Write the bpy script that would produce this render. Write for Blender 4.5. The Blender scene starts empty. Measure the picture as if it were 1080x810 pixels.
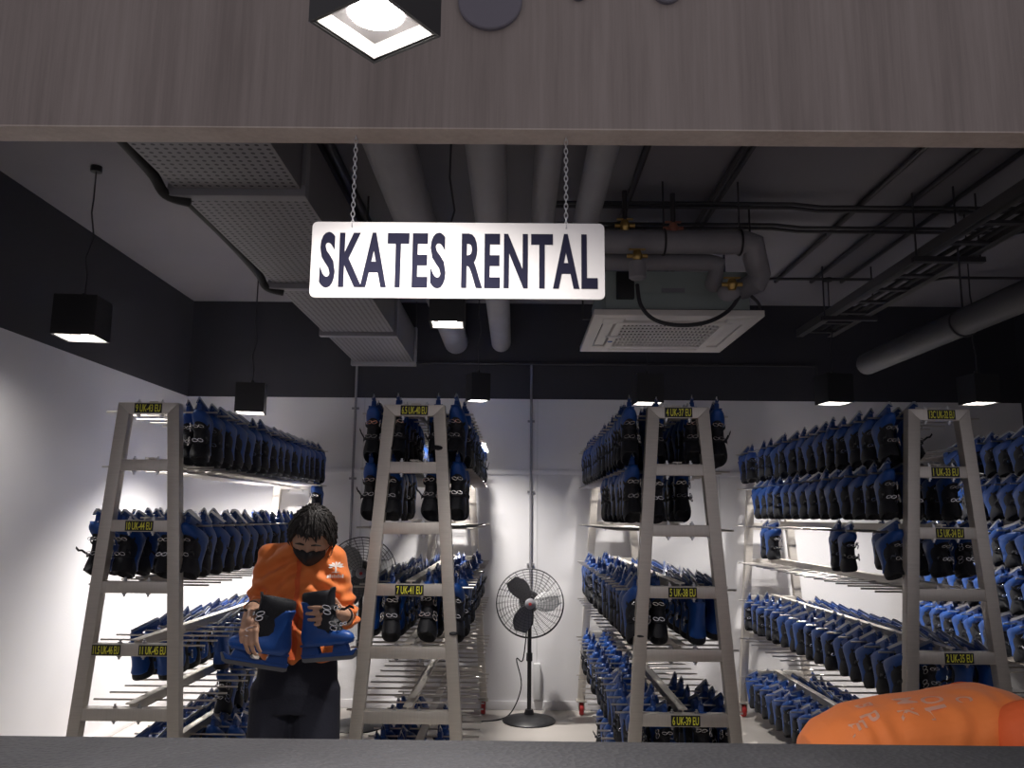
import bpy, bmesh, math, random
import numpy as np
from mathutils import Vector, Matrix, noise
from mathutils.bvhtree import BVHTree
random.seed(7)
SC = bpy.context.scene
COL = SC.collection
V = Vector
PI = math.pi

# ------------------------------------------------------------------ camera
F, CX, CY, H = 870.0, 540.0, 405.0, 1.55
p_, y_, r_ = 0.159515, -0.004834, 0.009
_f = V((math.sin(y_)*math.cos(p_), math.cos(y_)*math.cos(p_), math.sin(p_)))
_r = V((math.cos(y_), -math.sin(y_), 0)); _u = _r.cross(_f)
RT = _r*math.cos(r_) + _u*math.sin(r_); UP = -_r*math.sin(r_) + _u*math.cos(r_); FW = _f
cd = bpy.data.cameras.new('camera'); cam = bpy.data.objects.new('camera', cd); COL.objects.link(cam)
cd.sensor_width = 36; cd.lens = F/1080*36; cd.clip_start = 0.05
cam.matrix_world = Matrix(((RT.x, UP.x, -FW.x, 0), (RT.y, UP.y, -FW.y, 0), (RT.z, UP.z, -FW.z, H), (0, 0, 0, 1)))
SC.camera = cam
def at(x, y, X=None, Y=None, Z=None):
    """world point on the sight line of a photo pixel, on a known plane of the room"""
    d = RT*((x-CX)/F) + UP*((CY-y)/F) + FW
    t = Y/d.y if Y is not None else (X/d.x if X is not None else (Z-H)/d.z)
    return V((0, 0, H)) + d*t
def px(P):
    d = V(P)-V((0, 0, H)); z = d.dot(FW)
    return CX+F*d.dot(RT)/z, CY-F*d.dot(UP)/z

# ------------------------------------------------------------------ materials
MATS = {}
def mat(name, col, rough=0.5, metal=0.0, spec=0.5, noise_scale=0, noise_amt=0.0, bump=0.0, bump_scale=60, emit=None, emit_s=0, sheen=0, stretch=None):
    m = bpy.data.materials.new(name); m.use_nodes = True
    nt = m.node_tree; b = nt.nodes['Principled BSDF']
    b.inputs['Base Color'].default_value = (*col, 1); b.inputs['Roughness'].default_value = rough
    b.inputs['Metallic'].default_value = metal; b.inputs['Specular IOR Level'].default_value = spec
    if sheen: b.inputs['Sheen Weight'].default_value = sheen
    if emit: b.inputs['Emission Color'].default_value = (*emit, 1); b.inputs['Emission Strength'].default_value = emit_s
    if noise_scale or bump:
        tc = nt.nodes.new('ShaderNodeTexCoord'); mp = nt.nodes.new('ShaderNodeMapping')
        nt.links.new(tc.outputs['Object'], mp.inputs['Vector'])
        if stretch: mp.inputs['Scale'].default_value = stretch
    if noise_scale:
        n = nt.nodes.new('ShaderNodeTexNoise'); n.inputs['Scale'].default_value = noise_scale; n.inputs['Detail'].default_value = 6
        nt.links.new(mp.outputs['Vector'], n.inputs['Vector'])
        mx = nt.nodes.new('ShaderNodeMix'); mx.data_type = 'RGBA'
        lo = [c*(1-noise_amt) for c in col]; hi = [min(1, c*(1+noise_amt)) for c in col]
        mx.inputs[6].default_value = (*lo, 1); mx.inputs[7].default_value = (*hi, 1)
        nt.links.new(n.outputs['Fac'], mx.inputs[0]); nt.links.new(mx.outputs[2], b.inputs['Base Color'])
    if bump:
        n2 = nt.nodes.new('ShaderNodeTexNoise'); n2.inputs['Scale'].default_value = bump_scale; n2.inputs['Detail'].default_value = 4
        nt.links.new(mp.outputs['Vector'], n2.inputs['Vector'])
        bp = nt.nodes.new('ShaderNodeBump'); bp.inputs['Strength'].default_value = bump; bp.inputs['Distance'].default_value = 0.01
        nt.links.new(n2.outputs['Fac'], bp.inputs['Height']); nt.links.new(bp.outputs['Normal'], b.inputs['Normal'])
    MATS[name] = m
    return m
M = {}
M['wall'] = mat('white_wall_paint', (.70, .69, .70), .7, noise_scale=1.3, noise_amt=.05, bump=.08, bump_scale=90)
M['dark'] = mat('charcoal_paint', (.026, .026, .034), .75, noise_scale=2, noise_amt=.15)
M['ceil'] = mat('dark_grey_ceiling_paint', (.20, .19, .215), .85, noise_scale=1.2, noise_amt=.12, bump=.1, bump_scale=30)
M['floor'] = mat('grey_concrete', (.42, .39, .36), .55, noise_scale=2.5, noise_amt=.12, bump=.05)
M['steel'] = mat('brushed_steel', (.60, .56, .51), .45, .55, noise_scale=9, noise_amt=.12, stretch=(1, 1, 18))
M['steel_h'] = mat('brushed_steel_bar', (.64, .60, .55), .42, .55, noise_scale=9, noise_amt=.10, stretch=(18, 1, 1))
M['rod'] = mat('polished_rod', (.55, .52, .49), .32, .85)
M['blade'] = mat('skate_blade_steel', (.42, .43, .46), .3, .9)
M['buckle'] = mat('buckle_chrome', (.80, .80, .82), .22, .8)
M['blue'] = mat('blue_moulded_plastic', (.011, .070, .30), .42, spec=.45, noise_scale=14, noise_amt=.2)
M['holder'] = mat('dark_blue_plastic', (.009, .050, .215), .45, noise_scale=14, noise_amt=.2)
M['liner'] = mat('black_liner_cloth', (.010, .011, .016), .65, bump=.2, bump_scale=200)
M['black'] = mat('black_plastic', (.012, .012, .014), .45)
M['rubber'] = mat('black_rubber', (.014, .014, .015), .7)
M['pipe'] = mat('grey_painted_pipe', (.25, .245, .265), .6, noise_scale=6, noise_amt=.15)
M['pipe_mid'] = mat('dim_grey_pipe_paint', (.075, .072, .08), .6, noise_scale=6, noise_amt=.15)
M['pipe_dark'] = mat('dark_conduit', (.030, .028, .034), .55)
M['insul'] = mat('grey_pipe_insulation', (.30, .29, .31), .8, noise_scale=8, noise_amt=.2, bump=.15, bump_scale=20)
M['acwhite'] = mat('ivory_plastic', (.74, .70, .66), .45)
M['acdark'] = mat('grille_gap_dark', (.03, .03, .032), .6)
M['acbody'] = mat('green_grey_sheet_metal', (.34, .39, .37), .5, .1, noise_scale=3, noise_amt=.1)
M['brass'] = mat('brass', (.55, .36, .12), .35, .8)
M['copperplate'] = mat('red_valve_plastic', (.30, .10, .06), .5)
M['signwhite'] = mat('white_sign_sheet', (.60, .58, .58), .55)
M['ink'] = mat('navy_black_vinyl', (.010, .010, .026), .8, spec=.15)
M['plate'] = mat('black_label_plate', (.014, .018, .016), .5)
M['yellow'] = mat('yellow_lettering', (.90, .88, .08), .5)
M['orange'] = mat('orange_jacket_cloth', (.80, .205, .042), .72, bump=.12, bump_scale=45, sheen=.15)
M['orange_d'] = mat('red_orange_cloth', (.72, .12, .03), .75, bump=.12, bump_scale=45)
M['navy'] = mat('navy_trouser_cloth', (.010, .011, .022), .85, bump=.15, bump_scale=90)
M['skin'] = mat('skin', (.52, .30, .20), .5, noise_scale=30, noise_amt=.07)
M['hair'] = mat('black_hair', (.013, .010, .009), .6, bump=.5, bump_scale=120, stretch=(1, 1, .2))
M['mask'] = mat('black_face_mask', (.012, .012, .015), .8)
M['print'] = mat('white_print', (.85, .78, .74), .7)
M['print_f'] = mat('faded_white_print', (.88, .58, .46), .75)
M['redwheel'] = mat('red_wheel_rubber', (.45, .03, .03), .5)
M['chrome'] = mat('chain_steel', (.6, .6, .62), .3, .9)
M['lamp'] = mat('lit_lamp', (1, 1, 1), emit=(1, .95, .90), emit_s=22)
M['refl'] = mat('white_reflector', (.85, .83, .80), .45, .1)
M['lampplate'] = mat('grey_lamp_plate', (.22, .21, .22), .5)
M['paper'] = mat('white_card', (.6, .6, .6), .7)
M['disc'] = mat('grey_violet_disc', (.14, .13, .16), .5)
M['bladegrey'] = mat('smoky_grey_plastic', (.17, .17, .175), .45)
M['tray'] = mat('galvanised_tray', (.12, .115, .12), .45, .6)

def wood(nm, c0, c1):
    m = mat(nm, c1, .55)
    nt = m.node_tree; b = nt.nodes['Principled BSDF']
    tc = nt.nodes.new('ShaderNodeTexCoord'); mp = nt.nodes.new('ShaderNodeMapping'); mp.inputs['Scale'].default_value = (60, 60, 2.2)
    n = nt.nodes.new('ShaderNodeTexNoise'); n.inputs['Scale'].default_value = 1.0; n.inputs['Detail'].default_value = 8; n.inputs['Roughness'].default_value = .65
    mp2 = nt.nodes.new('ShaderNodeMapping'); mp2.inputs['Scale'].default_value = (7, 7, .5)
    n2 = nt.nodes.new('ShaderNodeTexNoise'); n2.inputs['Scale'].default_value = 1; n2.inputs['Detail'].default_value = 3
    nt.links.new(tc.outputs['Object'], mp.inputs[0]); nt.links.new(mp.outputs[0], n.inputs[0])
    nt.links.new(tc.outputs['Object'], mp2.inputs[0]); nt.links.new(mp2.outputs[0], n2.inputs[0])
    ad = nt.nodes.new('ShaderNodeMath'); ad.operation = 'ADD'; nt.links.new(n.outputs['Fac'], ad.inputs[0]); nt.links.new(n2.outputs['Fac'], ad.inputs[1])
    cr = nt.nodes.new('ShaderNodeValToRGB'); cr.color_ramp.elements[0].position = .36; cr.color_ramp.elements[1].position = .62
    hf = nt.nodes.new('ShaderNodeMath'); hf.operation = 'MULTIPLY'; hf.inputs[1].default_value = .5; nt.links.new(ad.outputs[0], hf.inputs[0])
    cr.color_ramp.elements[0].color = (*c0, 1); cr.color_ramp.elements[1].color = (*c1, 1)
    nt.links.new(hf.outputs[0], cr.inputs[0]); nt.links.new(cr.outputs[0], b.inputs['Base Color'])
    return m
M['wood'] = wood('ash_wood_laminate', (.185, .152, .138), (.285, .242, .222))
M['wood_light'] = wood('paler_wood', (.36, .30, .265), (.46, .395, .355))
def perforated():
    m = mat('perforated_sheet', (.20, .19, .205), .55, .1)
    nt = m.node_tree; b = nt.nodes['Principled BSDF']
    tc = nt.nodes.new('ShaderNodeTexCoord'); vm = nt.nodes.new('ShaderNodeVectorMath'); vm.operation = 'SCALE'; vm.inputs['Scale'].default_value = 1/0.034
    fr = nt.nodes.new('ShaderNodeVectorMath'); fr.operation = 'FRACTION'; sb = nt.nodes.new('ShaderNodeVectorMath'); sb.operation = 'SUBTRACT'; sb.inputs[1].default_value = (.5, .5, .5)
    mu = nt.nodes.new('ShaderNodeVectorMath'); mu.operation = 'MULTIPLY'; mu.inputs[1].default_value = (1, 1, 0)
    ln = nt.nodes.new('ShaderNodeVectorMath'); ln.operation = 'LENGTH'
    lt = nt.nodes.new('ShaderNodeMath'); lt.operation = 'LESS_THAN'; lt.inputs[1].default_value = .24
    mx = nt.nodes.new('ShaderNodeMix'); mx.data_type = 'RGBA'; mx.inputs[6].default_value = (.20, .19, .205, 1); mx.inputs[7].default_value = (.02, .02, .025, 1)
    L = nt.links.new
    L(tc.outputs['Object'], vm.inputs[0]); L(vm.outputs[0], fr.inputs[0]); L(fr.outputs[0], sb.inputs[0]); L(sb.outputs[0], mu.inputs[0]); L(mu.outputs[0], ln.inputs[0])
    L(ln.outputs['Value'], lt.inputs[0]); L(lt.outputs[0], mx.inputs[0]); L(mx.outputs[2], b.inputs['Base Color'])
    return m
M['perf'] = perforated()
def counter_mat():
    m = mat('dark_rubber_mat', (.05, .05, .056), .6)
    nt = m.node_tree; b = nt.nodes['Principled BSDF']; L = nt.links.new
    tc = nt.nodes.new('ShaderNodeTexCoord')
    n = nt.nodes.new('ShaderNodeTexVoronoi'); n.inputs['Scale'].default_value = 70
    n2 = nt.nodes.new('ShaderNodeTexNoise'); n2.inputs['Scale'].default_value = 5; n2.inputs['Detail'].default_value = 8
    L(tc.outputs['Object'], n.inputs['Vector']); L(tc.outputs['Object'], n2.inputs['Vector'])
    mx = nt.nodes.new('ShaderNodeMix'); mx.data_type = 'RGBA'; mx.inputs[6].default_value = (.032, .032, .036, 1); mx.inputs[7].default_value = (.075, .075, .083, 1)
    L(n2.outputs['Fac'], mx.inputs[0]); L(mx.outputs[2], b.inputs['Base Color'])
    bp = nt.nodes.new('ShaderNodeBump'); bp.inputs['Strength'].default_value = .5; bp.inputs['Distance'].default_value = .006
    L(n.outputs['Distance'], bp.inputs['Height']); L(bp.outputs[0], b.inputs['Normal'])
    return m
M['counter'] = counter_mat()

# ------------------------------------------------------------------ mesh builder
class MB:
    def __init__(s): s.v = []; s.f = []
    def add(s, vs, fs):
        o = len(s.v); s.v += [tuple(v) for v in vs]; s.f += [tuple(i+o for i in f) for f in fs]; return s
    def box(s, lo, hi):
        (a, b, c), (d, e, f) = lo, hi
        return s.add([(a, b, c), (d, b, c), (d, e, c), (a, e, c), (a, b, f), (d, b, f), (d, e, f), (a, e, f)],
                     [(3, 2, 1, 0), (4, 5, 6, 7), (0, 1, 5, 4), (1, 2, 6, 5), (2, 3, 7, 6), (3, 0, 4, 7)])
    def prism(s, poly, d0, d1, axis='y'):
        n = len(poly)
        def P(a, b, d): return (a, d, b) if axis == 'y' else ((d, a, b) if axis == 'x' else (a, b, d))
        vs = [P(a, b, d0) for a, b in poly] + [P(a, b, d1) for a, b in poly]
        fs = [tuple(range(n))[::-1], tuple(range(n, 2*n))] + [(i, (i+1) % n, n+(i+1) % n, n+i) for i in range(n)]
        return s.add(vs, fs)
    def loft(s, rings, c0=True, c1=True):
        n = len(rings[0]); vs = [p for r in rings for p in r]; fs = []
        for k in range(len(rings)-1):
            for i in range(n):
                j = (i+1) % n; fs.append((k*n+i, k*n+j, (k+1)*n+j, (k+1)*n+i))
        if c0: fs.append(tuple(range(n))[::-1])
        if c1: fs.append(tuple(range((len(rings)-1)*n, len(rings)*n)))
        return s.add(vs, fs)
    def sweep(s, pts, r, n=10, caps=True):
        pts = [V(p) for p in pts]; rs = r if isinstance(r, (list, tuple)) else [r]*len(pts)
        rings = []; ref = None
        for i, p in enumerate(pts):
            a = pts[max(0, i-1)]; b = pts[min(len(pts)-1, i+1)]
            t = (b-a).normalized()
            if 0 < i < len(pts)-1:
                t1 = (p-a).normalized(); t2 = (b-p).normalized(); t = (t1+t2).normalized() if (t1+t2).length > 1e-6 else t1
            if ref is None:
                ref = V((0, 0, 1)) if abs(t.z) < .9 else V((1, 0, 0))
            u = (ref - t*ref.dot(t)).normalized(); w = t.cross(u); ref = u
            rings.append([p + (u*math.cos(2*PI*k/n) + w*math.sin(2*PI*k/n))*rs[i] for k in range(n)])
        return s.loft(rings, caps, caps)
    def cyl(s, a, b, r, n=12, r2=None): return s.sweep([a, b], [r, r if r2 is None else r2], n)
    def ball(s, c, r, n=12, m=8, scale=(1, 1, 1)):
        c = V(c); rings = []
        for k in range(1, m):
            t = PI*k/m
            rings.append([c + V((r*scale[0]*math.sin(t)*math.cos(2*PI*i/n), r*scale[1]*math.sin(t)*math.sin(2*PI*i/n), -r*scale[2]*math.cos(t))) for i in range(n)])
        return s.loft(rings)
    def capsule(s, a, ra, b, rb, n=14):
        a = V(a); b = V(b); t = (b-a); L = t.length
        if L < 1e-6: return s.ball(a, ra)
        t /= L; pts = []; rs = []
        for k in range(6):
            q = PI/2*(k+.25)/6; pts.append(a - t*ra*math.cos(q)); rs.append(ra*math.sin(q))
        for k in range(6):
            q = PI/2*(k+.25)/6; pts.append(b + t*rb*math.sin(q)); rs.append(rb*math.cos(q))
        return s.sweep(pts, rs, n)
    def chain(s, pts, rs, n=14):
        for i in range(len(pts)-1): s.capsule(pts[i], rs[i], pts[i+1], rs[i+1], n)
        return s
    def lathe(s, prof, c, n=32, axis=None):
        c = V(c); ax = V(axis or (0, 0, 1)).normalized(); u = ax.orthogonal().normalized(); w = ax.cross(u)
        return s.loft([[c + ax*h + (u*math.cos(2*PI*i/n)+w*math.sin(2*PI*i/n))*max(r, 1e-4) for i in range(n)] for r, h in prof])
    def torus(s, c, R, r, ax, n=24, m=8, sx=1.0, su=None):
        c = V(c); ax = V(ax).normalized(); u = (V(su) if su else ax.orthogonal()).normalized(); w = ax.cross(u)
        vs = []; fs = []
        for i in range(n):
            a = 2*PI*i/n; d = u*math.cos(a)*sx + w*math.sin(a); dn = d.normalized()
            for k in range(m):
                b = 2*PI*k/m; vs.append(c + d*R + dn*r*math.cos(b) + ax*r*math.sin(b))
        for i in range(n):
            for k in range(m):
                fs.append((i*m+k, ((i+1) % n)*m+k, ((i+1) % n)*m+(k+1) % m, i*m+(k+1) % m))
        return s.add(vs, fs)
    def move(s, mtx): s.v = [tuple(mtx @ V(v)) for v in s.v]; return s
    def mesh(s, name, m, smooth=True, ang=40, origin=(0, 0, 0), bevel=0):
        me = bpy.data.meshes.new(name); o = V(origin)
        me.from_pydata([tuple(V(v)-o) for v in s.v], [], s.f); me.update()
        bm = bmesh.new(); bm.from_mesh(me); bmesh.ops.recalc_face_normals(bm, faces=bm.faces[:])
        if bevel:
            bmesh.ops.bevel(bm, geom=[e for e in bm.edges if len(e.link_faces) == 2 and e.calc_face_angle(0) > .6], offset=bevel, segments=2, affect='EDGES', profile=.6)
        bm.to_mesh(me); bm.free()
        if m is not None: me.materials.append(M[m] if isinstance(m, str) else m)
        if smooth:
            me.shade_smooth(); me.set_sharp_from_angle(angle=math.radians(ang))
        return me
    def obj(s, name, m, parent=None, origin=(0, 0, 0), **k):
        me = s.mesh(name, m, origin=origin, **k)
        return link(name, me, parent, origin if parent is None else (0, 0, 0))
def link(name, me, parent=None, loc=(0, 0, 0)):
    o = bpy.data.objects.new(name, me); COL.objects.link(o); o.location = loc
    if parent: o.parent = parent
    return o
def tag(o, label, cat, group=None, kind=None):
    o['label'] = label; o['category'] = cat
    if group: o['group'] = group
    if kind: o['kind'] = kind
    return o
def thing(name, label, cat, loc=(0, 0, 0), group=None):
    o = bpy.data.objects.new(name, None); COL.objects.link(o); o.location = loc; o.empty_display_size = .1
    return tag(o, label, cat, group)
def struct(o): o['kind'] = 'structure'; return o
def remesh(mb, voxel, smooth=4):
    me = mb.mesh('tmp', None, smooth=False); o = bpy.data.objects.new('tmp', me); COL.objects.link(o)
    md = o.modifiers.new('r', 'REMESH'); md.mode = 'VOXEL'; md.voxel_size = voxel
    if smooth:
        ms = o.modifiers.new('s', 'SMOOTH'); ms.iterations = smooth; ms.factor = .5
    dg = bpy.context.evaluated_depsgraph_get(); r = bpy.data.meshes.new_from_object(o.evaluated_get(dg))
    bpy.data.objects.remove(o); bpy.data.meshes.remove(me)
    r.shade_smooth()
    return r
def text_mb(txt, w, h, bold=.012, depth=.001, space=1.0):
    """lettering as geometry in local x (right), z (up), lying at y=0..-depth, fitted to a w x h box centred on 0"""
    c = bpy.data.curves.new('t', 'FONT'); c.body = txt; c.offset = bold; c.resolution_u = 4; c.size = 1; c.space_character = space
    o = bpy.data.objects.new('t', c); COL.objects.link(o)
    dg = bpy.context.evaluated_depsgraph_get(); me = bpy.data.meshes.new_from_object(o.evaluated_get(dg))
    vs = [v.co.copy() for v in me.vertices]; fs = [tuple(p.vertices) for p in me.polygons]
    bpy.data.objects.remove(o); bpy.data.curves.remove(c); bpy.data.meshes.remove(me)
    x0 = min(v.x for v in vs); x1 = max(v.x for v in vs); y0 = min(v.y for v in vs); y1 = max(v.y for v in vs)
    q = [((v.x-(x0+x1)/2)/(x1-x0)*w, (v.y-(y0+y1)/2)/(y1-y0)*h) for v in vs]
    bm = bmesh.new(); bv = [bm.verts.new((a, -depth, b)) for a, b in q]
    for f in fs:
        try: bm.faces.new([bv[i] for i in f])
        except ValueError: pass
    bmesh.ops.remove_doubles(bm, verts=bm.verts[:], dist=1e-6)
    ex = bmesh.ops.extrude_face_region(bm, geom=bm.faces[:])
    bmesh.ops.translate(bm, verts=[g for g in ex['geom'] if isinstance(g, bmesh.types.BMVert)], vec=(0, depth, 0))
    bm.verts.index_update(); mb = MB(); mb.add([v.co for v in bm.verts], [tuple(v.index for v in f.verts) for f in bm.faces]); bm.free()
    return mb

# ------------------------------------------------------------------ the room
XL, XR, YB, ZC, ZW = -2.84, 4.35, 7.05, 3.40, 2.553
YF = 1.70
def slab(name, m, lo, hi): return struct(MB().box(lo, hi).obj(name, m, smooth=False))
slab('floor', 'floor', (-4.5, -1.5, -.12), (5.8, YB+.12, 0))
slab('ceiling', 'ceil', (-4.5, YF+.04, ZC), (5.8, YB+.12, ZC+.12))
slab('wall_back', 'wall', (XL-.12, YB, 0), (XR+.12, YB+.12, ZW))
slab('wall_back_upper', 'dark', (XL-.12, YB, ZW), (XR+.12, YB+.12, ZC))
slab('wall_left', 'wall', (XL-.12, 1.9, 0), (XL, YB, ZW))
slab('wall_left_upper', 'dark', (XL-.12, 1.9, ZW), (XL, YB, ZC))
slab('wall_right', 'dark', (XR, 1.9, 0), (XR+.12, YB, ZC))
# header beam of ash laminate over the counter
HB0 = at(540, 135.5, Z=2.45).y; HB1 = at(540, 151, Z=2.45).y
hb = MB().box((-4.5, HB0, 2.45), (5.8, HB1, 3.9)).obj('wall_header', 'wood', smooth=False); struct(hb)
struct(MB().box((-4.5, HB0-.001, 2.447), (5.8, HB1+.001, 2.4505)).obj('trim_5', 'wood_light', smooth=False))  # thin sheet over the header's underside, paler than its front
# panel joints of the back wall, one thin trim each
for i, x in enumerate((372, 560, 755)):
    X = at(x, 600, Y=YB).x
    struct(MB().box((X-.004+.05, YB-.004, 0), (X+.004+.05, YB, ZW)).obj('trim_%d' % (i+1), 'paper', smooth=False))
zt = at(780, 500, Y=YB).z
struct(MB().box((XL, YB-.02, zt-.02), (XR, YB, zt+.02)).obj('trim_4', 'wall', bevel=.004))
struct(MB().box((XL, YB-.012, 0), (XR, YB, .07)).obj('baseboard_back', 'wall', bevel=.003))
struct(MB().box((XL, 1.9, 0), (XL+.012, YB-.012, .07)).obj('baseboard_left', 'wall', bevel=.003))

# counter
CT = 1.05
ce = at(540, 780.5, Z=CT).y
k = thing('counter', 'dark grey rubber-topped service counter across the whole front', 'counter', (0, 1.5, 0))
MB().box((-2.8, 1.28, CT-.045), (4.3, ce, CT)).obj('worktop', 'counter', k, origin=(0, 1.5, 0), bevel=.008)
MB().box((-2.8, 1.36, 0), (4.3, 1.40, CT-.045)).obj('front_panel', 'wood', k, origin=(0, 1.5, 0), smooth=False)
MB().box((-2.8, 1.40, .10), (4.3, ce-.06, .13)).obj('shelf', 'black', k, origin=(0, 1.5, 0), smooth=False)
for x in (-2.79, -.4, 1.9, 4.27):
    MB().box((x, 1.40, 0), (x+.02, ce-.04, CT-.045)).obj('side_panel', 'black', k, origin=(0, 1.5, 0), smooth=False)

# ------------------------------------------------------------------ racks
LZ = [2.066, 1.784, 1.490, 1.199, .909, .616, .325]           # crossbar heights
RC = [-1.822, -.502, .805, 2.092, 3.400]
RY0, RY1, TUBE = 4.08, 6.89, .056
ROD0, RODS, NROD = 4.215, .17, 16
def half(z): return .151 + (2.094-z)*.072
ZTOP, ZBOT = 2.094, .115
def upright_mb(s):
    a, b = half(ZBOT), half(ZTOP)
    return MB().prism([(s*a, ZBOT), (s*(a-TUBE), ZBOT), (s*(b-TUBE), ZTOP-TUBE), (s*b, ZTOP)], -TUBE/2, TUBE/2)
UPM = {s: upright_mb(s).mesh('upright', 'steel', bevel=.003) for s in (-1, 1)}
def bar_mesh(i):
    z = LZ[i]; h = TUBE/2 if i else 0
    if i == 0:
        b = half(ZTOP); return MB().prism([(-b, ZTOP), (b, ZTOP), (b-TUBE, ZTOP-TUBE), (-b+TUBE, ZTOP-TUBE)], -TUBE/2, TUBE/2).mesh('crossbar', 'steel_h', bevel=.003)
    w0 = half(z+h)-TUBE+.002; w1 = half(z-h)-TUBE+.002
    return MB().prism([(-w0, z+h), (w0, z+h), (w1, z-h), (-w1, z-h)], -TUBE/2+.003, TUBE/2-.003).mesh('crossbar', 'steel_h', bevel=.003)
BARM = [bar_mesh(i) for i in range(7)]
BOLT = MB().cyl((0, 0, -.046), (0, 0, .046), .0055, 8).cyl((0, 0, .027), (0, 0, .036), .011, 6).cyl((0, 0, -.036), (0, 0, -.027), .011, 6).mesh('bolt', 'chrome')
RODH = [.285, .285, .295, .30, .30, .31, .31]
RODM = [MB().cyl((-h, 0, 0), (h, 0, 0), .005, 8).mesh('rod', 'rod') for h in RODH]
RAILM = MB().box((-.022, RY0+TUBE/2, .036), (.022, RY1-TUBE/2, .042)).box((-.004, RY0+TUBE/2, -.012), (.004, RY1-TUBE/2, .036)).mesh('rail', 'steel', origin=(0, RY0, 0))
CASB = MB().box((-.04, -.045, -.012), (.04, .045, 0)).box((-.024, -.03, -.075), (-.019, .035, -.012)).box((.019, -.03, -.075), (.024, .035, -.012)).cyl((-.028, 0, -.066), (.028, 0, -.066), .006, 8).mesh('caster', 'steel')
CASW = MB().lathe([(.012, -.016), (.045, -.016), (.049, -.010), (.049, .010), (.045, .016), (.012, .016)], (0, 0, 0), 24, (1, 0, 0)).mesh('wheel', 'redwheel')
LABELS = [[(0, 0, '9 UK-43 EU'), (2, 0, '10 UK-44 EU'), (4, -.110, '11.5 UK-46 EU'), (4, .112, '11 UK-45 EU')],
          [(0, 0, '6.5 UK-40 EU'), (3, 0, '7 UK-41 EU')],
          [(0, 0, '4 UK-37 EU'), (3, 0, '5 UK-38 EU'), (5, 0, '6 UK-39 EU')],
          [(0, .01, '13C UK-32 EU'), (1, .01, '1 UK-33 EU'), (2, .01, '1.5 UK-34 EU'), (4, .01, '2 UK-35 EU')],
          []]
RSHORT = ['rack 9 UK-43', 'rack 6.5 UK-40', 'rack 4 UK-37', 'rack 13C UK-32', 'right edge rack']
RNAME = ['the 9 UK-43 EU rack', 'the 6.5 UK-40 EU rack', 'the 4 UK-37 EU rack', 'the 13C UK-32 EU rack', 'the rack at the right edge']
RLABEL = ['tall steel A-frame skate rack marked 9 UK-43 EU on top, leftmost', 'steel A-frame skate rack marked 6.5 UK-40 EU, right of the worker in orange',
          'steel A-frame skate rack marked 4 UK-37 EU, under the ceiling air conditioner', 'steel A-frame skate rack marked 13C UK-32 EU, behind the bent orange back',
          'steel skate rack without a visible size label, cut off by the right picture edge']
PLATE = MB().box((-.068, -.002, -.024), (.068, 0, .024)).mesh('size_label', 'plate', smooth=False)
for ri, xc in enumerate(RC):
    k = thing('skate_rack', RLABEL[ri], 'rack', (xc, RY0, 0), 'steel skate racks')
    for y in (0, RY1-RY0):
        for s in (-1, 1): link('upright', UPM[s], k, (0, y, 0))
        for i in range(7):
            b = link('crossbar', BARM[i], k, (0, y, 0))
            for s in (-1, 1): link('bolt', BOLT, b, (s*.058, 0, LZ[i] - (0 if i else 0)))
            if y == 0:
                for (li, dx, txt) in LABELS[ri]:
                    if li == i:
                        q = link('size_label', PLATE, b, (dx, -TUBE/2+(.0005 if i == 0 else .003)-.0005, LZ[i])); q['label'] = 'black size label reading ' + txt
                        t = link('lettering', text_mb(txt, (.122 if len(txt) > 9 else .114), .037, .012).mesh('lettering', 'yellow', smooth=False), q, (0, -.0022, 0)); t['label'] = 'yellow lettering'
    for i in range(7):
        link('rail', RAILM, k, (0, 0, LZ[i]))
        if i == 6:
            m = MB()
            for n in range(4, NROD): m.cyl((-RODH[i], ROD0+RODS*n-RY0, LZ[i]), (RODH[i], ROD0+RODS*n-RY0, LZ[i]), .005, 8)
            q = m.obj('rod', 'rod', k); q['kind'] = 'stuff'; nr = range(0, 4)
        else: nr = range(NROD)
        for n in nr: link('rod', RODM[i], k, (0, ROD0+RODS*n-RY0, LZ[i]))
    for y in (0, RY1-RY0):
        for s in (-1, 1):
            c = link('caster', CASB, k, (s*(half(ZBOT)-.03), y, ZBOT)); w = link('wheel', CASW, c, (0, 0, -.066)); w['label'] = 'red wheel'

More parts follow.
